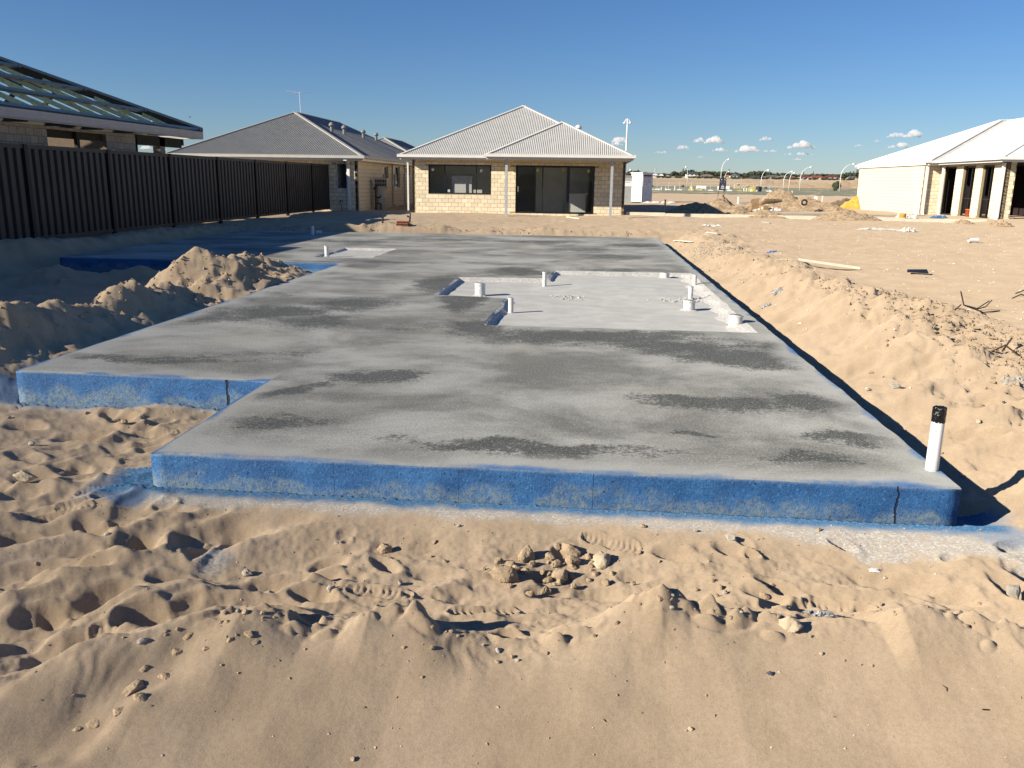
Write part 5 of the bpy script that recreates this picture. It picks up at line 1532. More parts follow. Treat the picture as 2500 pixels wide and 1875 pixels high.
c = ond(1525, 452, 62); zc = gz(c.x, c.y); zt = EYE.z+ray(1530, 290).z/math.hypot(*ray(1530, 290)[:2])*62
tl = thing('light_pole', (c.x, c.y, zc), 'tall white twin headed light pole rising behind the cream house', 'light pole')
mb = MB(); mb.tube([(c.x, c.y, zc-.2), (c.x, c.y, zt)], [.07, .05], 10); mb.build('pole', M['lamp_white'], tl, True)
mb = MB(); mb.tube([(c.x-.20, c.y, zt-.22), (c.x-.1, c.y, zt-.05), (c.x, c.y, zt), (c.x+.1, c.y, zt-.05), (c.x+.20, c.y, zt-.22)], .03, 6); mb.build('crossarm', M['lamp_white'], tl)
for s in (-1, 1):
    mb = MB(); mb.lathe((c.x+s*.20, c.y, zt-.30), [(.03, .10), (.08, .06), (.13, .0), (.11, -.02), (0, -.02)], 12); mb.build('lamp_head', M['lamp_white'], tl, True)
c = ond(377, 360, 80); zc = .1
t_ = thing('light_pole', (c.x, c.y, zc), 'plain white pole seen through the open porch of the unfinished house', 'light pole')
mb = MB(); mb.tube([(c.x, c.y, 0), (c.x, c.y, 6.2)], .085, 10); mb.build('pole', M['lamp_white'], t_, True)
mb = MB(); mb.lathe((c.x+.3, c.y, 6.1), [(.03, .12), (.14, .07), (.2, .0), (0, -.02)], 10); mb.build('lamp_head', M['lamp_white'], t_, True)
# power pylon far away
c = ond(1598, 430, 2200); zc = gz(c.x, c.y); h = 28.0
t_ = thing('pylon', (c.x, c.y, zc), 'faint far power pylon above the white shed roof', 'pylon')
mb = MB()
for sx, sy in ((-1,-1),(1,-1),(1,1),(-1,1)): mb.tube([(c.x+3*sx, c.y+3*sy, zc), (c.x+.6*sx, c.y+.6*sy, zc+h)], .35, 4)
for k in range(7):
    z0 = k*h/7; w0 = 3-2.4*k/7; w1 = 3-2.4*(k+1)/7
    mb.tube([(c.x-w0, c.y-w0, zc+z0), (c.x+w1, c.y-w1, zc+z0+h/7)], .2, 4); mb.tube([(c.x+w0, c.y-w0, zc+z0), (c.x-w1, c.y-w1, zc+z0+h/7)], .2, 4)
mb.build('lattice', M['post_steel'], t_)
mb = MB()
for z in (.72, .84, .96): mb.tube([(c.x-5, c.y, zc+h*z), (c.x+5, c.y, zc+h*z)], .25, 4)
mb.build('crossarm', M['post_steel'], t_)

# ------------------------------------------------------------------ far houses
def far_house(x0, x1, pt, pb, roof, wall_, label, D=900, hip=.33, gable=False, storeys=1, nwin=3):
    a = ond(x0, pb, D); b_ = ond(x1, pb, D); zc = gz((a.x+b_.x)/2, (a.y+b_.y)/2)
    d0 = ray((x0+x1)/2, pt); zt = EYE.z + d0.z/math.hypot(d0.x, d0.y)*D
    d1 = ray((x0+x1)/2, pb); zb = EYE.z + d1.z/math.hypot(d1.x, d1.y)*D
    zc = min(zc, zb); H_ = zt-zb
    cx, cy = (a.x+b_.x)/2, (a.y+b_.y)/2; w = (b_-a).length
    t_ = thing('far_house', (cx, cy, zb), label, 'house', 'houses on the far rise')
    dp = min(w, 10); hw = H_*(.52 if storeys == 1 else .62)
    xa, xb, ya, yb = cx-w/2, cx+w/2, cy, cy+dp
    mb = MB(); mb.box((xa+.5, ya+.5, zc-2), (xb-.5, yb-.5, zb+hw)); wl_ = mb.build('wall', M[wall_], t_)
    hp = min(w*hip, dp/2)
    mb = MB()
    if gable: hp = .01
    v = [(xa,ya,zb+hw),(xb,ya,zb+hw),(xb,yb,zb+hw),(xa,yb,zb+hw),(xa+hp,(ya+yb)/2,zt),(xb-hp,(ya+yb)/2,zt)]
    mb.add(v, [(0,1,5,4),(1,2,5),(2,3,4,5),(3,0,4),(0,3,2,1)]); mb.build('roof', M[roof], t_)
    for s in range(storeys):
        for k in range(nwin):
            x = xa+w*(.16+.68*k/max(1, nwin-1)); z = zb+hw/storeys*(s+.35)
            mb = MB(); mb.box((x-.9, ya+.44, z), (x+.9, ya+.49, z+hw/storeys*.45)); mb.build('window', M['fglass'], t_)
    return t_
far_house(1586, 1609, 424, 432, 'fr_white', 'fw_white', 'long white roofed shed beyond the white toilet')
far_house(1608, 1621, 425, 433, 'fr_white', 'fw_white', 'small white gabled house right of the white shed', nwin=2)
far_house(1624, 1637, 427.5, 433.5, 'fr_tan', 'fw_cream', 'small tan roofed house in the far row', nwin=2)
far_house(1674, 1704, 420, 433.5, 'fr_navy', 'fw_white', 'two storey white house with dark blue roof in the far row', storeys=2)
far_house(1696, 1709, 428, 434, 'fr_tan', 'fw_cream', 'low cream house touching the two storey one', nwin=2, D=890)
far_house(1710, 1743, 425.5, 434.5, 'fr_brown', 'fw_cream', 'wide brown roofed house in the far row', hip=.28)
far_house(1769, 1786, 427, 434, 'fr_orange', 'fw_cream', 'orange roofed house behind the street lamps', nwin=2)
far_house(1782, 1807, 425, 434.5, 'fr_grey', 'fw_white', 'grey roofed house right of the orange roof', D=880)
far_house(1866, 1907, 427.5, 436, 'fr_grey', 'fw_cream', 'wide dark grey roofed house in the middle of the far row', hip=.3)
far_house(1900, 1926, 428, 437, 'fr_brown', 'fw_cream', 'dark brown roofed house between two street lamps', D=885)
far_house(1929, 1946, 430.5, 437, 'fr_orange', 'fw_cream', 'small orange brown roofed house in the far row', nwin=2)
far_house(1952, 1986, 428, 438, 'fr_maroon', 'fw_white', 'maroon roofed white house behind a street lamp', hip=.3)
far_house(1979, 2016, 428.5, 437, 'fr_red', 'fw_cream', 'bright red roofed house in the far row', hip=.3, D=890)
far_house(2013, 2052, 428, 438, 'fr_maroon', 'fw_white', 'rightmost maroon roofed house in the far row', hip=.3, D=895)
far_house(2072, 2098, 430, 437, 'fr_grey', 'fw_cream', 'grey house beside the norfolk pines')
far_house(1648, 1668, 429, 434, 'fr_grey', 'fw_cream', 'low grey roofed house left of the two storey house', nwin=2)
far_house(1832, 1858, 429, 435, 'fr_navy', 'fw_cream', 'half hidden dark house under the tall trees', nwin=2)

# ------------------------------------------------------------------ far trees
def crown_mesh(name, seed, mat, tall=1.0, n=4):
    g = random.Random(seed); mb = MB()
    for k in range(n):
        bmq = bmesh.new(); bmesh.ops.create_icosphere(bmq, subdivisions=2, radius=1)
        c = Vector((g.uniform(-.55, .55), g.uniform(-.4, .4), g.uniform(-.25, .35)*tall)); s = g.uniform(.42, .68)
        for v in bmq.verts:
            q = v.co*1.0; w = 1+.45*float(vnoise(np.array([q.x*2.1+seed+k*5]), np.array([q.y*2.1+q.z*1.7]), seed)[0])+g.uniform(-.10, .10)
            v.co = c + Vector((q.x*s*w, q.y*s*w, q.z*s*w*.8*tall))
        bmq.verts.index_update(); mb.add([v.co[:] for v in bmq.verts], [[v.index for v in f.verts] for f in bmq.faces]); bmq.free()
    for k in range(260):
        a = g.uniform(0, 6.28); e = g.uniform(-.6, 1); q = math.sqrt(max(0, 1-e*e)); rr = g.uniform(.75, 1.12)
        c = Vector((rr*q*math.cos(a), rr*q*math.sin(a)*.8, e*.75*tall*rr)); d1 = Vector((g.uniform(-1,1), g.uniform(-1,1), g.uniform(-1,1)))*.10; d2 = Vector((g.uniform(-1,1), g.uniform(-1,1), g.uniform(-1,1)))*.10
        mb.add([c, c+d1, c+d2], [(0,1,2)])
    me = bpy.data.meshes.new(name); me.from_pydata(mb.v, [], mb.f); me.materials.append(mat); me.update(); return me
CROWNS = [crown_mesh('crown', k, M[('leaf_a','leaf_b','leaf_c')[k % 3]], 1.0+.12*(k % 2), 4+k % 3) for k in range(9)]
tb = MB(); tb.tube([(0,0,-.3),(0.02,0,.5),(0.0,0.02,1.0)], [.06,.045,.03], 7); tb.tube([(0.02,0,.5),(.25,.05,.9)], [.03,.015], 5); tb.tube([(0.02,0,.6),(-.22,-.05,1.0)], [.03,.015], 5)
TRUNK = bpy.data.meshes.new('trunk'); TRUNK.from_pydata(tb.v, [], tb.f); TRUNK.materials.append(M['trunk'])
tree_top = [(1525,430),(1530,417),(1545,414.5),(1556,415),(1566,420),(1572,417),(1580,420),(1590,427),(1603,423),(1614,424),(1622,421),(1634,423),(1641,419),(1648,416.5),(1655,420),(1662,418),(1670,414),(1680,412.5),(1690,414),(1700,417),(1712,418),(1722,415),(1732,417),(1742,417),(1752,418),(1760,417),(1772,417.5),(1784,420),(1792,419),(1802,421),(1812,422),(1822,420),(1830,419),(1838,418),(1846,415.5),(1856,415),(1864,416),(1874,418),(1882,421),(1892,421),(1902,421.5),(1912,421),(1920,421),(1932,422.5),(1944,424),(1956,425),(1970,424),(1984,424),(1998,423),(2012,422),(2024,423),(2040,424),(2056,424),(2070,420),(2082,419),(2094,421)]
tt = np.array(tree_top); g = random.Random(21)
labels = {0: 'dark dense tree in the far tree line', 1: 'olive tree in the far tree line', 2: 'grey green tree in the far tree line'}
px = 1524.0; k = 0
while px < 2102:
    top = float(np.interp(px, tt[:, 0], tt[:, 1])) + g.uniform(-.6, 1.8); D = g.uniform(930, 1080); w = g.uniform(6.5, 12)
    base = ond(px, 431, D); d = ray(px, top); zt = EYE.z + d.z/math.hypot(d.x, d.y)*D; zb = gz(base.x, base.y)
    H_ = max(4.0, zt-zb); W_ = w/FPX*D*.62
    mi = k % 9
    t_ = thing('far_tree', (base.x, base.y, zb), labels[mi % 3], 'tree', 'far tree line ' + ('dark trees', 'olive trees', 'grey green trees')[mi % 3])
    tr_ = bpy.data.objects.new('trunk', TRUNK); link(tr_, t_); tr_.scale = (W_*.9, W_*.9, H_*.6)
    cr_ = bpy.data.objects.new('crown', CROWNS[mi]); link(cr_, t_); hh = H_*.44; cr_.location = (0, 0, H_-hh*.98); cr_.scale = (W_, W_, hh); cr_.rotation_euler = (0, 0, g.uniform(0, 6))
    px += w*.46; k += 1
# bushes at the foot of the far houses
for k in range(34):
    px = 1590+k*15+g.uniform(-5, 5); D = g.uniform(840, 870)
    base = ond(px, 434, D); zb = gz(base.x, base.y)
    t_ = thing('far_shrub', (base.x, base.y, zb), 'low dark shrub in front of the far houses', 'shrub', 'shrubs before the far houses')
    cr_ = bpy.data.objects.new('crown', CROWNS[k % 9]); link(cr_, t_); cr_.location = (0, 0, .9); cr_.scale = (g.uniform(2, 5.5), 2.2, g.uniform(1.0, 1.9))
# norfolk pines
def norfolk(px, pt, D, label, s=1.0):
    base = ond(px, 432, D); d = ray(px, pt); zt = EYE.z + d.z/math.hypot(d.x, d.y)*D; zb = gz(base.x, base.y); H_ = zt-zb
    t_ = thing('norfolk_pine', (base.x, base.y, zb), label, 'pine tree')
    mb = MB(); mb.tube([(base.x, base.y, zb-1), (base.x, base.y, zt)], [.35, .06], 7); mb.build('trunk', M['trunk'], t_)
    mb = MB(); gg = random.Random(int(px))
    for L_ in range(9):
        z = zb+H_*(.22+.76*L_/9); r = H_*.20*s*(1-.85*L_/9)
        for q in range(6):
            a = q*math.pi/3+L_*.5+gg.uniform(-.2, .2); rr = r*gg.uniform(.8, 1.15)
            e = Vector((base.x+rr*math.cos(a), base.y+rr*math.sin(a), z+.2*rr))
            mb.beam((base.x, base.y, z), e, .8*s, .45)
            for w in (.45, .75):
                m_ = Vector((base.x, base.y, z)).lerp(e, w); p_ = Vector((-math.sin(a), math.cos(a), .1))*rr*.25
                mb.beam(m_-p_, m_+p_, .35, .3)
    mb.build('crown', M['leaf_a'], t_)
norfolk(1779, 411, 960, 'slender norfolk pine rising above the trees by the tallest lamp', .8)
norfolk(1667, 410, 1100, 'slim norfolk pine left of the two storey house')
norfolk(2075, 417.5, 950, 'left of the three norfolk pines beside the pale house wall')
norfolk(2083, 416.5, 960, 'middle of the three norfolk pines beside the pale house wall')
norfolk(2091.5, 409.5, 950, 'tallest and rightmost norfolk pine beside the pale house wall')
norfolk(1961, 417, 1500, 'tiny far norfolk pine above the maroon roof', .8)
norfolk(1985, 416.5, 1500, 'tiny far norfolk pine above the bright red roof', .8)
# the woods behind read as one mass
mb = MB(); g = random.Random(8)
for k in range(240):
    px = 1515+k*2.6; D = g.uniform(1250, 1500); base = ond(px, 428, D); top = float(np.interp(px, tt[:, 0], tt[:, 1]))
    top = max(top+2.0, 420.5)+g.uniform(0, 1.5)
    d = ray(px, top); zt = EYE.z + d.z/math.hypot(d.x, d.y)*D; zb = gz(base.x, base.y)-1
    me_ = CROWNS[k % 9]; W_ = g.uniform(5, 9); hh = (zt-zb)*.5
    if hh < 1: continue
    nf = 0
    b0 = len(mb.v)
    for v in me_.vertices: mb.v.append((base.x+v.co.x*W_, base.y+v.co.y*W_, zb+hh+v.co.z*hh))
    for f in me_.polygons: mb.f.append([b0+i for i in f.vertices]); mb.m.append(0)
wd = mb.build('far_woodland', M['leaf_a'], None); tag(wd, 'dark belt of woods along the horizon', None, None, 'stuff')
mb = MB(); n = 90
vs = []
for k in range(n):
    a = R(-10+k*.55); D = 3300; h = 17+5*math.sin(k*.21)+3*math.sin(k*.53)
    x, y = D*math.sin(a), D*math.cos(a)
    vs += [(x*.92, y*.92, 2), (x, y, h), (x*1.2, y*1.2, h*.4)]
mb.add(vs, [(3*k+j, 3*k+3+j, 3*k+4+j, 3*k+1+j) for k in range(n-1) for j in (0, 1)])
M['hill'] = simple('hazed_wooded_hills', (.055, .075, .075), .95, .2, .004)  # distance haze put into the colour as a bluish tint
tag(mb.build('hills', M['hill'], None, True), 'low far wooded rise on the horizon', None, None, 'structure')
# bare mounds in the far field
for k, (px, py, D, rx, h, lab) in enumerate(((1890, 440, 420, 13, 2.6, 'pale sand mound in the far field left of the leaning lamps'), (2078, 441, 380, 13, 3.0, 'bare sand mounds beyond the verge beside the pale house wall'), (1990, 448, 300, 14, 1.6, 'brown earth bank beyond the verge near the rightmost lamp'), (1835, 438, 520, 10, 1.5, 'small bare mound in the far field'), (1650, 439, 500, 28, 1.2, 'long low bare bank in the far field behind the first lamp'))):
    heap(px, py, D, rx, rx*.5, h, lab, seed=40+k, rough=2.5, peaks=[(-.3,0,.4,.9),(.25,.1,.45,1.),(.65,0,.25,.6)], group='bare mounds in the far field')
c = ond(2042, 455, 230); zc = gz(c.x, c.y)
t_ = thing('dark_bush', (c.x, c.y, zc), 'round dark bush on the verge beside the rightmost street lamp', 'bush')
cr_ = bpy.data.objects.new('crown', CROWNS[1]); link(cr_, t_); cr_.location = (0, 0, 1.0); cr_.scale = (1.1, 1.1, 1.5)
tr_ = bpy.data.objects.new('trunk', TRUNK); link(tr_, t_); tr_.scale = (1, 1, 1)

# ------------------------------------------------------------------ stones, clods and litter on the sand
def rock_mesh(name, seed, mat, squash=.75, lumps=22, sub=2):
    g = random.Random(seed); bmq = bmesh.new()
    for k in range(lumps):
        a = g.uniform(0, 6.28); e = g.uniform(-1, 1); q = math.sqrt(1-e*e); s = g.uniform(.8, 1.1)
        bmq.verts.new((s*q*math.cos(a), s*q*math.sin(a)*.85, s*e*squash))
    res = bmesh.ops.convex_hull(bmq, input=bmq.verts)
    bmesh.ops.delete(bmq, geom=[e for e in res['geom_interior'] if isinstance(e, bmesh.types.BMVert)], context='VERTS')
    bmesh.ops.bevel(bmq, geom=list(bmq.edges), offset=.07, segments=1, affect='EDGES', clamp_overlap=True)
    bmesh.ops.remove_doubles(bmq, verts=bmq.verts, dist=.02)
    bmesh.ops.triangulate(bmq, faces=bmq.faces)
    for _ in range(sub): bmesh.ops.subdivide_edges(bmq, edges=list(bmq.edges), cuts=1, use_grid_fill=True)
    c = np.array([v.co[:] for v in bmq.verts])
    w = 1 + .09*fbm(c[:, 0]*2.6+seed*3.1, c[:, 1]*2.6+c[:, 2]*3.3, 4, seed) + .05*fbm(c[:, 0]*7+seed, c[:, 1]*7-c[:, 2]*8, 3, seed+1)
    for v, k in zip(bmq.verts, w): v.co = v.co*float(k)
    me = bpy.data.meshes.new(name); bmq.to_mesh(me); bmq.free(); me.materials.append(mat)
    me.polygons.foreach_set('use_smooth', [True]*len(me.polygons)); me.update()
    return me
ROCKS = [rock_mesh('stone', 60+k, M['limestone'], .7+.1*(k % 3)) for k in range(5)]
CLODS = [rock_mesh('clod', 80+k, M['clod'], .65+.1*(k % 3)) for k in range(6)]
GREYS = [rock_mesh('lump', 95+k, M['grey_stone'], .7) for k in range(4)]
DARKS = [rock_mesh('dark', 110+k, M['dark_stone'], .6) for k in range(2)]
def stone(px, py, wpx, label, meshes, k, name='stone', cat='stone', group=None, flat=1.0, sink=.3, rz=None):
    p_ = hit(px, py); D = (p_-EYE).dot(CF); r = wpx/2/FPX*D*(1.3 if wpx > 9 else 1.0)
    o = bpy.data.objects.new(name, meshes[k % len(meshes)]); COL.objects.link(o)
    o.scale = (r, r*.85, r*.85*flat); o.rotation_euler = (.2*math.sin(k*1.7), .2*math.cos(k*2.3), (k*1.31 if rz is None else rz))
    o.location = p_ + Vector((0, r*.5, r*.6*flat*(1-sink*1.4)))
    return tag(o, label, cat, group)
stone(55, 1178, 48, 'pale elongated limestone lump on the trampled sand at the left edge', ROCKS, 0, rz=.2, flat=.7)
stone(1232, 1425, 64, 'biggest sandy rock at the lower left of the broken clod cluster', CLODS, 0, name='sand_rock', cat='rock')
stone(1470, 1385, 56, 'pale tilted limestone slab at the right of the clod cluster', ROCKS, 1, flat=.7)
stone(1286, 1372, 48, 'rounded sandy rock at the upper left of the clod cluster', CLODS, 1, name='sand_rock', cat='rock')
stone(1390, 1362, 46, 'sandy rock at the top middle of the clod cluster', CLODS, 2, name='sand_rock', cat='rock')
stone(1368, 1425, 46, 'sandy rock at the bottom middle of the clod cluster', CLODS, 3, name='sand_rock', cat='rock')
stone(1395, 1385, 42, 'sandy rock below the top middle one in the clod cluster', CLODS, 4, name='sand_rock', cat='rock')
stone(1932, 1545, 52, 'cream limestone lump half buried on the near ridge', ROCKS, 2, flat=.8)
stone(940, 1352, 34, 'single sandy clod alone on the sand left of the cluster', CLODS, 5, name='sand_rock', cat='rock')
stone(602, 1412, 26, 'small grey lump of mortar left of the boot print', GREYS, 0, name='mortar_lump', cat='mortar lump')
stone(806, 1450, 24, 'whitish grey pebble casting a shadow at the left of the boot print', GREYS, 1, name='mortar_lump', cat='mortar lump')
stone(1880, 1654, 17, 'blue grey pebble on the smooth near slope', DARKS, 0, name='pebble', cat='pebble')
stone(2006, 1602, 11, 'pale pink pebble on the smooth near slope', ROCKS, 3, name='pebble', cat='pebble')
stone(860, 1862, 14, 'cream pebble at the bottom edge of the picture', ROCKS, 4, name='pebble', cat='pebble')
stone(1783, 1323, 26, 'white mortar lump below the blue overspray', GREYS, 2, name='mortar_lump', cat='mortar lump')
stone(1866, 1466, 22, 'rounded clod right of a cast shadow on the sand', CLODS, 2, name='sand_rock', cat='rock')
stone(1885, 1437, 17, 'small clod behind the rounded one on the right', CLODS, 4, name='sand_rock', cat='rock')
stone(345, 1575, 22, 'white and dark chip on the crest of the left ridge', GREYS, 3, name='mortar_lump', cat='mortar lump')
stone(1686, 1790, 13, 'white pebble low on the right part of the near slope', ROCKS, 0, name='pebble', cat='pebble')
stone(2482, 1465, 46, 'white mortar lump at the right edge of the picture', GREYS, 1, name='mortar_lump', cat='mortar lump')
stone(2185, 955, 26, 'knobbly grey lump right of the slab above the stand pipe', GREYS, 2, name='mortar_lump', cat='mortar lump')
stone(2120, 958, 14, 'small grey lump left of the knobbly one', GREYS, 0, name='mortar_lump', cat='mortar lump')
stone(2390, 1038, 14, 'cream stone on the sand right of the stand pipe', ROCKS, 1)
stone(2452, 985, 10, 'thin dark chip on the sand near the right edge', DARKS, 1, name='pebble', cat='pebble')
g = random.Random(33)
for k in range(46):
    a = g.uniform(0, 6.28); q = g.random()**.6
    px, py = 1350+q*150*math.cos(a), 1405+q*62*math.sin(a)
    stone(px, py, g.uniform(10, 27), 'small crumbling sand clod in the broken cluster before the slab', CLODS, k, name='sand_clod', cat='sand clod', group='crumbled clods of the cluster')
for k, (px, py, w) in enumerate(((820,1335,13),(1060,1330,14),(1085,1375,12),(1120,1292,12),(1180,1395,13),(1052,1365,10),(975,1430,16),(1570,1290,14),(1610,1375,10),(1700,1300,11),(1545,1430,15),(1560,1355,15),(1640,1490,14),(1760,1440,18),(1740,1425,14),(1770,1452,15),(1750,1460,13),(2000,1300,12),(2160,1420,10),(985,1590,12),(1055,1593,14),(995,1622,8),(1030,1657,10),(1250,1610,14),(1262,1618,12),(1335,1600,11),(1213,1622,12),(1180,1580,10),(1450,1560,13),(1505,1528,14),(1215,1595,16),(300,1035,16),(210,1015,12),(75,1090,18),(20,1025,10),(500,1160,8),(260,1310,14),(90,1390,14),(1785,1515,14),(1810,1500,10),(1700,1445,13),(640,1500,13),(580,1500,14),(300,1560,9),(180,1710,10),(395,1850,9),(1340,1500,9),(1610,1480,20),(1640,1470,12),(2150,1480,12),(2390,1480,12),(1980,1560,10),(2350,1170,14),(2300,1110,10),(2210,1060,10))):
    stone(px, py, w, 'small loose pale stone or clod lying singly on the sand', (CLODS if k % 3 else GREYS), k+5, name='loose_stone', cat='stone', group='small loose stones on the sand')
for k, (px, py, w, fl) in enumerate(((455,1565,34,.8),(500,1590,22,.7),(430,1600,30,.7),(320,1690,52,.7),(335,1715,40,.7),(350,1640,24,.8),(225,1775,52,.6),(185,1790,26,.6),(285,1745,40,.5),(400,1660,36,.5),(560,1572,22,.8),(605,1558,26,.8),(620,1575,20,.8),(595,1502,22,.9))):
    stone(px, py, w, 'crusty sand lump half sunk in the left part of the near slope', CLODS, k+3, name='sand_crust', cat='sand clod', group='crusty lumps on the left near slope', flat=fl, sink=.62)
g = random.Random(77)
for k in range(30):
    px = g.choice((g.uniform(560, 700), g.uniform(880, 1150), g.uniform(1460, 1800), g.uniform(1900, 2460), g.uniform(250, 600)))
    c_ = np.array([[p[0], p[1]] for p, z in CREST]); py = float(np.interp(px, c_[:, 0], c_[:, 1]))+g.uniform(2, 26)
    stone(px, py, g.uniform(5, 15), 'small crust lump along the crest of the near sand ridge', CLODS, k, name='sand_crust', cat='sand clod', group='crust lumps along the near ridge', flat=.8, sink=.45)
# uncountable pebbles and crumbs
def crumbs(name, pts, r0, r1, mat, label, seed, flat=.6):
    g = np.random.default_rng(seed)
    xs = np.array([q[0] for q in pts]); ys = np.array([q[1] for q in pts]); zs = ground_z(xs, ys)
    ok = slab_dist(xs, ys) > .03
    base = np.array([(1,0,0),(-.5,.87,0),(-.5,-.87,0),(0,0,1),(.25,.1,-.6)], float)
    fs = [(0,1,3),(1,2,3),(2,0,3),(1,0,4),(2,1,4),(0,2,4)]
    mb = MB()
    for x, y, z in zip(xs[ok], ys[ok], zs[ok]):
        r = r0*(r1/r0)**(g.random()**1.8); a = g.uniform(0, 6.28); c, s = math.cos(a), math.sin(a)
        v = base*r*g.uniform(.7, 1.25, (5, 1)); v[:, 2] *= flat
        mb.add([(x+p_[0]*c-p_[1]*s, y+p_[0]*s+p_[1]*c, z+p_[2]+r*.1) for p_ in v], fs)
    return tag(mb.build(name, mat, None), label, None, None, 'stuff')
g = np.random.default_rng(3)
pts = [(g.uniform(2.4, 14), g.uniform(6, 34)) for _ in range(3400)]
crumbs('pebbles', pts, .006, .030, M['pebble'], 'pale pebbles and chips scattered over the sand plain', 1)
pts = [(g.uniform(-3.5, 3.4), g.uniform(1.9, 4.1)) for _ in range(1500)] + [(g.uniform(-6, -2.3), g.uniform(2.6, 5.7)) for _ in range(700)]
crumbs('sand_crumbs', pts, .002, .009, M['clod'], 'crumbs of damp sand scattered over the near sand', 2)
pts = [(g.uniform(-3.5, 3.4), g.uniform(1.9, 4.1)) for _ in range(420)] + [(g.uniform(2.1, 5), g.uniform(3.6, 9)) for _ in range(500)]
crumbs('pebbles', pts, .0018, .007, M['pebble'], 'tiny pale grit on the near sand', 4)
pts = []
for _ in range(3200):
    y = g.uniform(4.8, 11.5); pts.append((3.5+g.normal(0, .30)+.12*(y < 8), y))
for _ in range(250): pts.append((2.9+g.normal(0, .3), g.uniform(11, 22)))
crumbs('sand_crumbs', pts, .006, .036, M['clod'], 'crumbly clods on the bank right of the slab', 5, .8)
pts = [(-5.35+g.normal(0, .42), g.uniform(6.2, 13.6)) for _ in range(1500)]
crumbs('sand_crumbs', pts, .006, .040, M['clod'], 'crumbly clods on the bank left of the slab', 6, .8)
pts = [(g.uniform(-9, 2), 24.2+g.normal(0, .3)) for _ in range(500)]
crumbs('sand_crumbs', pts, .01, .05, M['clod'], 'crumbly clods on the bank behind the slab', 7, .8)
gx0 = hit(1745, 612)
pts = [(gx0.x+g.normal(0, .28), gx0.y+g.normal(0, .9)) for _ in range(900)]
crumbs('gravel_patch', pts, .012, .03, M['gravel'], 'patch of grey gravel on the bank right of the far slab corner', 8)

# litter
def board(px0, py0, px1, py1, w, h, mat, label, name, cat, lift=.02, zf=None):
    if zf is None: a = hit(px0, py0); b_ = hit(px1, py1)
    else:
        a = onz(px0, py0, zf); b_ = onz(px1, py1, zf); a.z = gz(a.x, a.y); b_.z = gz(b_.x, b_.y)
    a.z += lift; b_.z += lift
    mb = MB(); mb.beam(a, b_, w, h); return tag(mb.build(name, M[mat], None), label, cat)
board(1948, 653, 2098, 658, .10, .035, 'edging', 'long pale timber batten lying on the sand plain', 'timber_batten', 'timber', .03, .07)
board(1384, 531, 1415, 535, .07, .03, 'edging', 'short pale stick before the black sliding door', 'timber_stick', 'timber', .02)
board(1300, 525, 1316, 526, .05, .02, 'edging', 'thin pale stick under the left end of the sliding door', 'timber_stick', 'timber', .02)
board(1645, 590, 1690, 594, .05, .02, 'edging', 'small split stick on the bank at the far slab corner', 'timber_stick', 'timber', .03)
board(2398, 1737, 2414, 1738, .004, .003, 'black_iron', 'tiny black twig on the smooth near slope', 'twig', 'twig', .002)
board(1725, 570, 1752, 574, .05, .03, 'white_sheet', 'thin pale chip of board at the start of the plain', 'board_chip', 'board', .02)
board(1862, 544, 1880, 546, .06, .02, 'white_sheet', 'small white board chip near the edging', 'board_chip', 'board', .02)
p_ = hit(2236, 670); mb = MB(); mb.prism([p_+Vector((-.16,-.05,.03)), p_+Vector((.16,-.09,.02)), p_+Vector((.20,.10,.06)), p_+Vector((-.10,.12,.05))], (0,0,.012)); tag(mb.build('dark_plate', M['black_iron'], None), 'dark flat plate lying on the sand plain', 'plate')
p_ = hit(2376, 593); mb = MB(); mb.tube([p_+Vector((-.12,0,.05)), p_+Vector((.12,.03,.05))], .06, 16, cap=False); tag(mb.build('pipe_offcut', M['white_paint'], None), 'white pipe offcut lying on the far sand plain', 'pipe')
crumple('plastic_sheet', 1882, 618, 0, .11, .05, .03, 'blue_sheet', 'scrap of blue plastic beside the far bank', 'plastic sheet', 11)
crumple('plastic_sheet', 2190, 564, 0, .7, .10, .05, 'white_sheet', 'white torn plastic strip on the sand plain', 'plastic sheet', 12)
crumple('plastic_sheet', 2126, 561, 0, .45, .10, .06, 'white_sheet', 'thin white plastic strip left of the torn one', 'plastic sheet', 13)
crumple('plastic_sheet', 2218, 566, 0, .2, .12, .14, 'white_sheet', 'crumpled white plastic lump at the end of the torn strip', 'plastic sheet', 14)
crumple('plastic_sheet', 1898, 718, 0, .06, .05, .03, 'grey_film', 'clear plastic scrap on the bank beside the sunken area', 'plastic sheet', 15)
crumple('plastic_sheet', 1870, 748, 0, .06, .04, .025, 'grey_film', 'small clear plastic scrap close to the slab edge', 'plastic sheet', 16)
crumple('plastic_bag', 2000, 1506, 0, .06, .03, .022, 'grey_film', 'shiny grey plastic bag behind the near ridge', 'plastic bag', 17)
crumple('plastic_sheet', 2485, 938, 0, .11, .06, .035, 'grey_stone', 'grey white plastic lump at the right edge of the sand', 'plastic sheet', 18)
crumple('plastic_sheet', 1740, 553, 0, .35, .12, .06, 'white_sheet', 'white plastic scrap near the start of the sand plain', 'plastic sheet', 19)
crumple('paper_scrap', 2133, 1397, 0, .022, .016, .006, 'sign_white', 'small pinkish paper scrap on the sand below the slab corner', 'paper', 20, 8)
crumple('plastic_sheet', 2215, 533, 0, .5, .25, .22, 'white_sheet', 'white rubbish bag pile by the edging end', 'plastic sheet', 21)
p_ = hit(2200, 535); mb = MB(); mb.lathe((p_.x, p_.y-.1, p_.z), [(.0,.0),(.13,.0),(.15,.20),(.13,.24),(0,.25)], 12); tag(mb.build('orange_container', M['heap_yellow'], None), 'small orange yellow container among the white rubbish', 'container')
p_ = hit(2363, 529)
t_ = thing('orange_bucket', tuple(p_), 'bright orange bucket at the wall of the white roofed house', 'bucket')
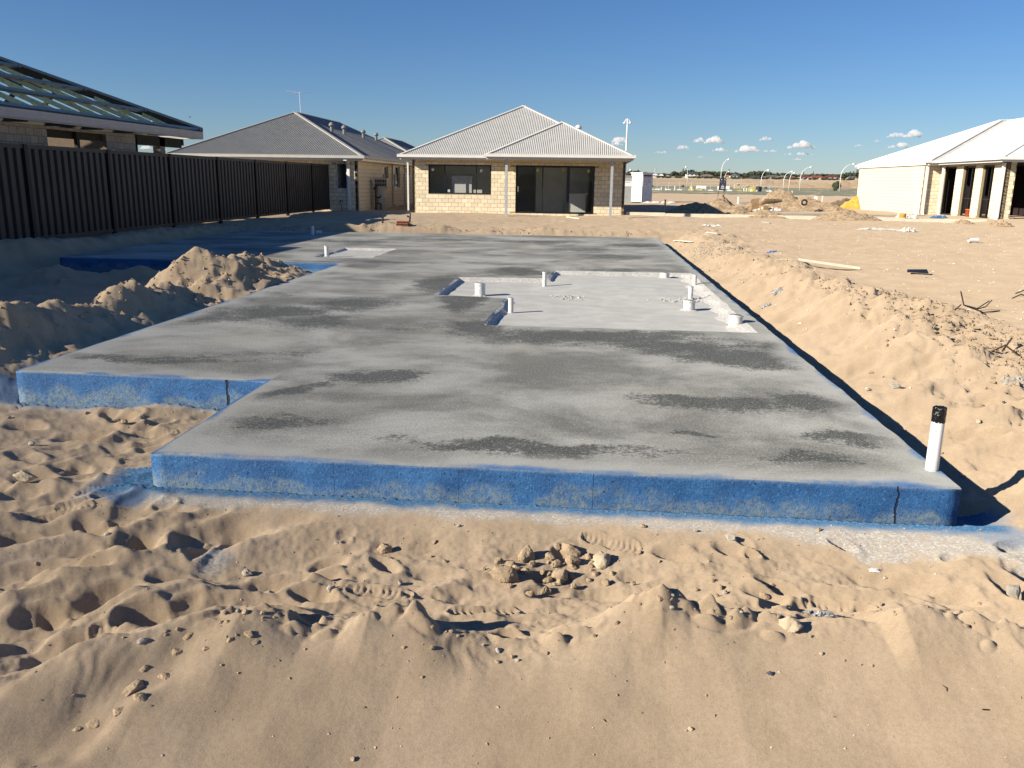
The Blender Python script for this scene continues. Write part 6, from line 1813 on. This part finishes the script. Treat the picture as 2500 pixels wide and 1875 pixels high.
mb = MB(); mb.lathe(p_, [(0,.0),(.11,.0),(.14,.30),(.15,.30),(.15,.325),(.135,.325),(.10,.02)], 18); mb.build('bucket_body', M['orange'], t_, True)
mb = MB(); mb.tube([p_+Vector((.15*math.cos(a), -.05, .30-.12*math.sin(a))) for a in np.linspace(0, math.pi, 9)], .006, 5); mb.build('handle', M['black_iron'], t_)
crumple('plastic_sheet', 2292, 533, 0, .35, .18, .12, 'blue_sheet', 'blue plastic scrap on the grey strip before the white roofed house', 'plastic sheet', 22)
# bent wires on the plain
def wire(pxs, r, label, hs):
    mb = MB()
    for seg in pxs:
        pts = [hit(px, py)+Vector((0, 0, h)) for px, py, h in seg]
        mb.tube(pts, r, 5)
    return tag(mb.build('bent_wire', M['rust'], None), label, 'wire')
wire([[(2340,752,.16),(2352,753,.03),(2385,758,.02),(2412,756,.10)], [(2345,752,.03),(2330,758,.0)], [(2352,752,.03),(2400,765,.01),(2440,762,.01)], [(2385,760,.02),(2405,758,.04),(2418,758,.12)]], .007, 'tangle of bent rusty reinforcing wire on the sand plain', 0)
wire([[(2470,738,.05),(2490,734,.08),(2520,733,.03)]], .008, 'lower of the two rusty wires cut off by the right edge of the picture', 0)
wire([[(2478,724,.04),(2500,720,.06)]], .008, 'upper of the two rusty wires cut off by the right edge of the picture', 0)
wire([[(2420,862,.0),(2450,868,.07),(2490,872,.0)], [(2445,870,.03),(2465,858,.10)]], .008, 'dry brown twig cluster on the sand at the right', 0)
wire([[(2300,1675,.0),(2309,1682,.005),(2312,1690,.0)]], .0012, 'curled thin dark fibre on the smooth near slope', 0)
# perforated red bricks on the bank behind the slab
pb_ = hit(982, 552)
for k, (dx, dz, lab) in enumerate(((0, .0, 'perforated red brick lying at the bottom on the back bank'), (.02, .064, 'perforated red brick stacked on top on the back bank'))):
    t_ = thing('perforated_brick', (pb_.x+dx, pb_.y, pb_.z+dz), lab, 'brick', 'red bricks on the back bank')
    mb = MB(); mb.box((pb_.x+dx-.17, pb_.y-.06, pb_.z+dz), (pb_.x+dx+.17, pb_.y+.06, pb_.z+dz+.060)); mb.build('brick_body', M['red_brick'], t_)
    for q in range(10):
        mb = MB(); mb.box((pb_.x+dx-.152+q*.0325, pb_.y-.064, pb_.z+dz+.014), (pb_.x+dx-.131+q*.0325, pb_.y-.0605, pb_.z+dz+.048)); mb.build('brick_hole', M['hole_black'], t_)
crumple('sand_clump', 990, 549, 0, .20, .08, .05, 'clod', 'clump of sand lying behind the red bricks', 'sand clod', 23, 10)
# dark taps and pegs in the shade behind the bank
for px, py, lab in ((934, 541, 'dark bent tap standing in the shade behind the bank'), (1000, 540, 'dark peg standing in the shade behind the red bricks')):
    c = hit(px, py+4); mb = MB(); mb.tube([c, c+Vector((.02,0,.16)), c+Vector((-.08,0,.2))], .03, 6); mb.tube([c+Vector((.02,0,.15)), c+Vector((.03,0,.3))], .02, 6)
    tag(mb.build('water_tap', M['black_iron'], None), lab, 'tap')
# a distant bird
c = ond(464, 286, 60)
bd = MB(); bd.tube([(c.x-.1, c.y, c.z), (c.x-.04, c.y, c.z+.01), (c.x+.08, c.y, c.z)], [.008, .03, .008], 8); bd.add([(c.x-.02, c.y, c.z), (c.x+.03, c.y, c.z), (c.x-.02, c.y+.18, c.z+.05)], [(0,1,2)]); bd.add([(c.x-.02, c.y, c.z), (c.x+.03, c.y, c.z), (c.x-.02, c.y-.18, c.z+.05)], [(0,1,2)])
tag(bd.build('bird', M['black_iron'], None), 'tiny dark bird in the sky above the left house gutter', 'bird')

# ------------------------------------------------------------------ small cumulus clouds low over the horizon
mt = bpy.data.materials.new('cloud_vapour'); mt.use_nodes = True
t = mt.node_tree; t.nodes.clear()
out = t.nodes.new('ShaderNodeOutputMaterial'); v = t.nodes.new('ShaderNodeVolumePrincipled')
v.inputs['Color'].default_value = (1, 1, 1, 1); v.inputs['Density'].default_value = .05; v.inputs['Anisotropy'].default_value = .0
t.links.new(v.outputs[0], out.inputs['Volume'])
def cloud(px, py, wpx, hpx, label, seed, dens=1.0):
    D = 6000.0; c = ond(px, py, D); s = D/FPX; w, h = wpx*s*.46, hpx*s*.86
    g = random.Random(seed); mb = MB()
    n = max(5, int(wpx/14))
    for k in range(n):
        fx = -1+2*(k+.5)/n+g.uniform(-.12, .12); env = (1-abs(fx)**1.7)*.85+.15
        r = h*g.uniform(.30, .52)*env+h*.10
        cc = Vector((c.x+fx*w*CX.x, c.y+fx*w*CX.y, c.z-h*.38+r*.62+g.uniform(0, .18)*h*env)); cc += Vector((CF.x, CF.y, 0))*g.uniform(-.3, .3)*w
        bmq = bmesh.new(); bmesh.ops.create_icosphere(bmq, subdivisions=3, radius=1)
        for vv in bmq.verts:
            q = vv.co.copy(); dsp = 1+.30*float(fbm(np.array([q.x*1.9+k*7+seed]), np.array([q.y*1.9+q.z*2.3]), 4, seed)[0])
            zq = q.z*r*dsp; zq = zq*.45 if zq < 0 else zq
            vv.co = cc + Vector((q.x*r*1.25*dsp, q.y*r*1.25*dsp, zq))
        bmq.verts.index_update(); mb.add([vv.co[:] for vv in bmq.verts], [[vv.index for vv in f.verts] for f in bmq.faces]); bmq.free()
    o = mb.build('cloud', mt, None, True)
    return tag(o, label, 'cloud', 'small white clouds low over the horizon')
for k, (px, py, w, h, lab) in enumerate((
    (1706, 343, 24, 15, 'small puffy cloud just left of the broad one above the tallest lamp'), (1744, 345, 50, 19, 'broad puffy cloud above the tallest street lamp'), (1668, 361, 32, 12, 'small cloud low left of the broad cloud'),
    (1758, 367, 40, 11, 'flat cloud under the broad one above the lamp'), (1613, 372, 34, 8, 'thin small cloud right of the twin headed pole'), (1871, 340, 34, 12, 'small round cloud highest above the middle of the trees'),
    (1826, 366, 58, 20, 'wide cloud above the lamp by the yellow barrier'), (1880, 369, 36, 8, 'thin cloud touching the wide one on its right'), (1958, 357, 66, 20, 'long cloud with a peaked top above the maroon roofs'),
    (1950, 376, 84, 10, 'long faint cloud streak under the peaked cloud'), (1948, 389, 22, 7, 'little low cloud above the red roofs'), (1512, 343, 36, 17, 'puffy cloud behind the twin headed pole'), (1503, 352, 40, 12, 'flat cloud behind the roof corner and pole'),
    (2188, 331, 44, 15, 'puffy left half of the cloud above the white roof'), (2228, 330, 38, 18, 'puffy right half of the cloud above the white roof'), (2196, 357, 54, 15, 'lower cloud above the white roof slope'), (2141, 345, 16, 6, 'tiny cloud above the pale house corner'),
    (2096, 356, 24, 6, 'thin tiny cloud above the rightmost street lamp'), (357, 361, 30, 12, 'cloud seen through the open porch of the unfinished house'), (398, 364, 18, 9, 'small cloud beside the porch post of the unfinished house'), (1710, 384, 16, 6, 'tiny low cloud left of the tallest lamp'))):
    cloud(px, py, w, h, lab, 200+k)
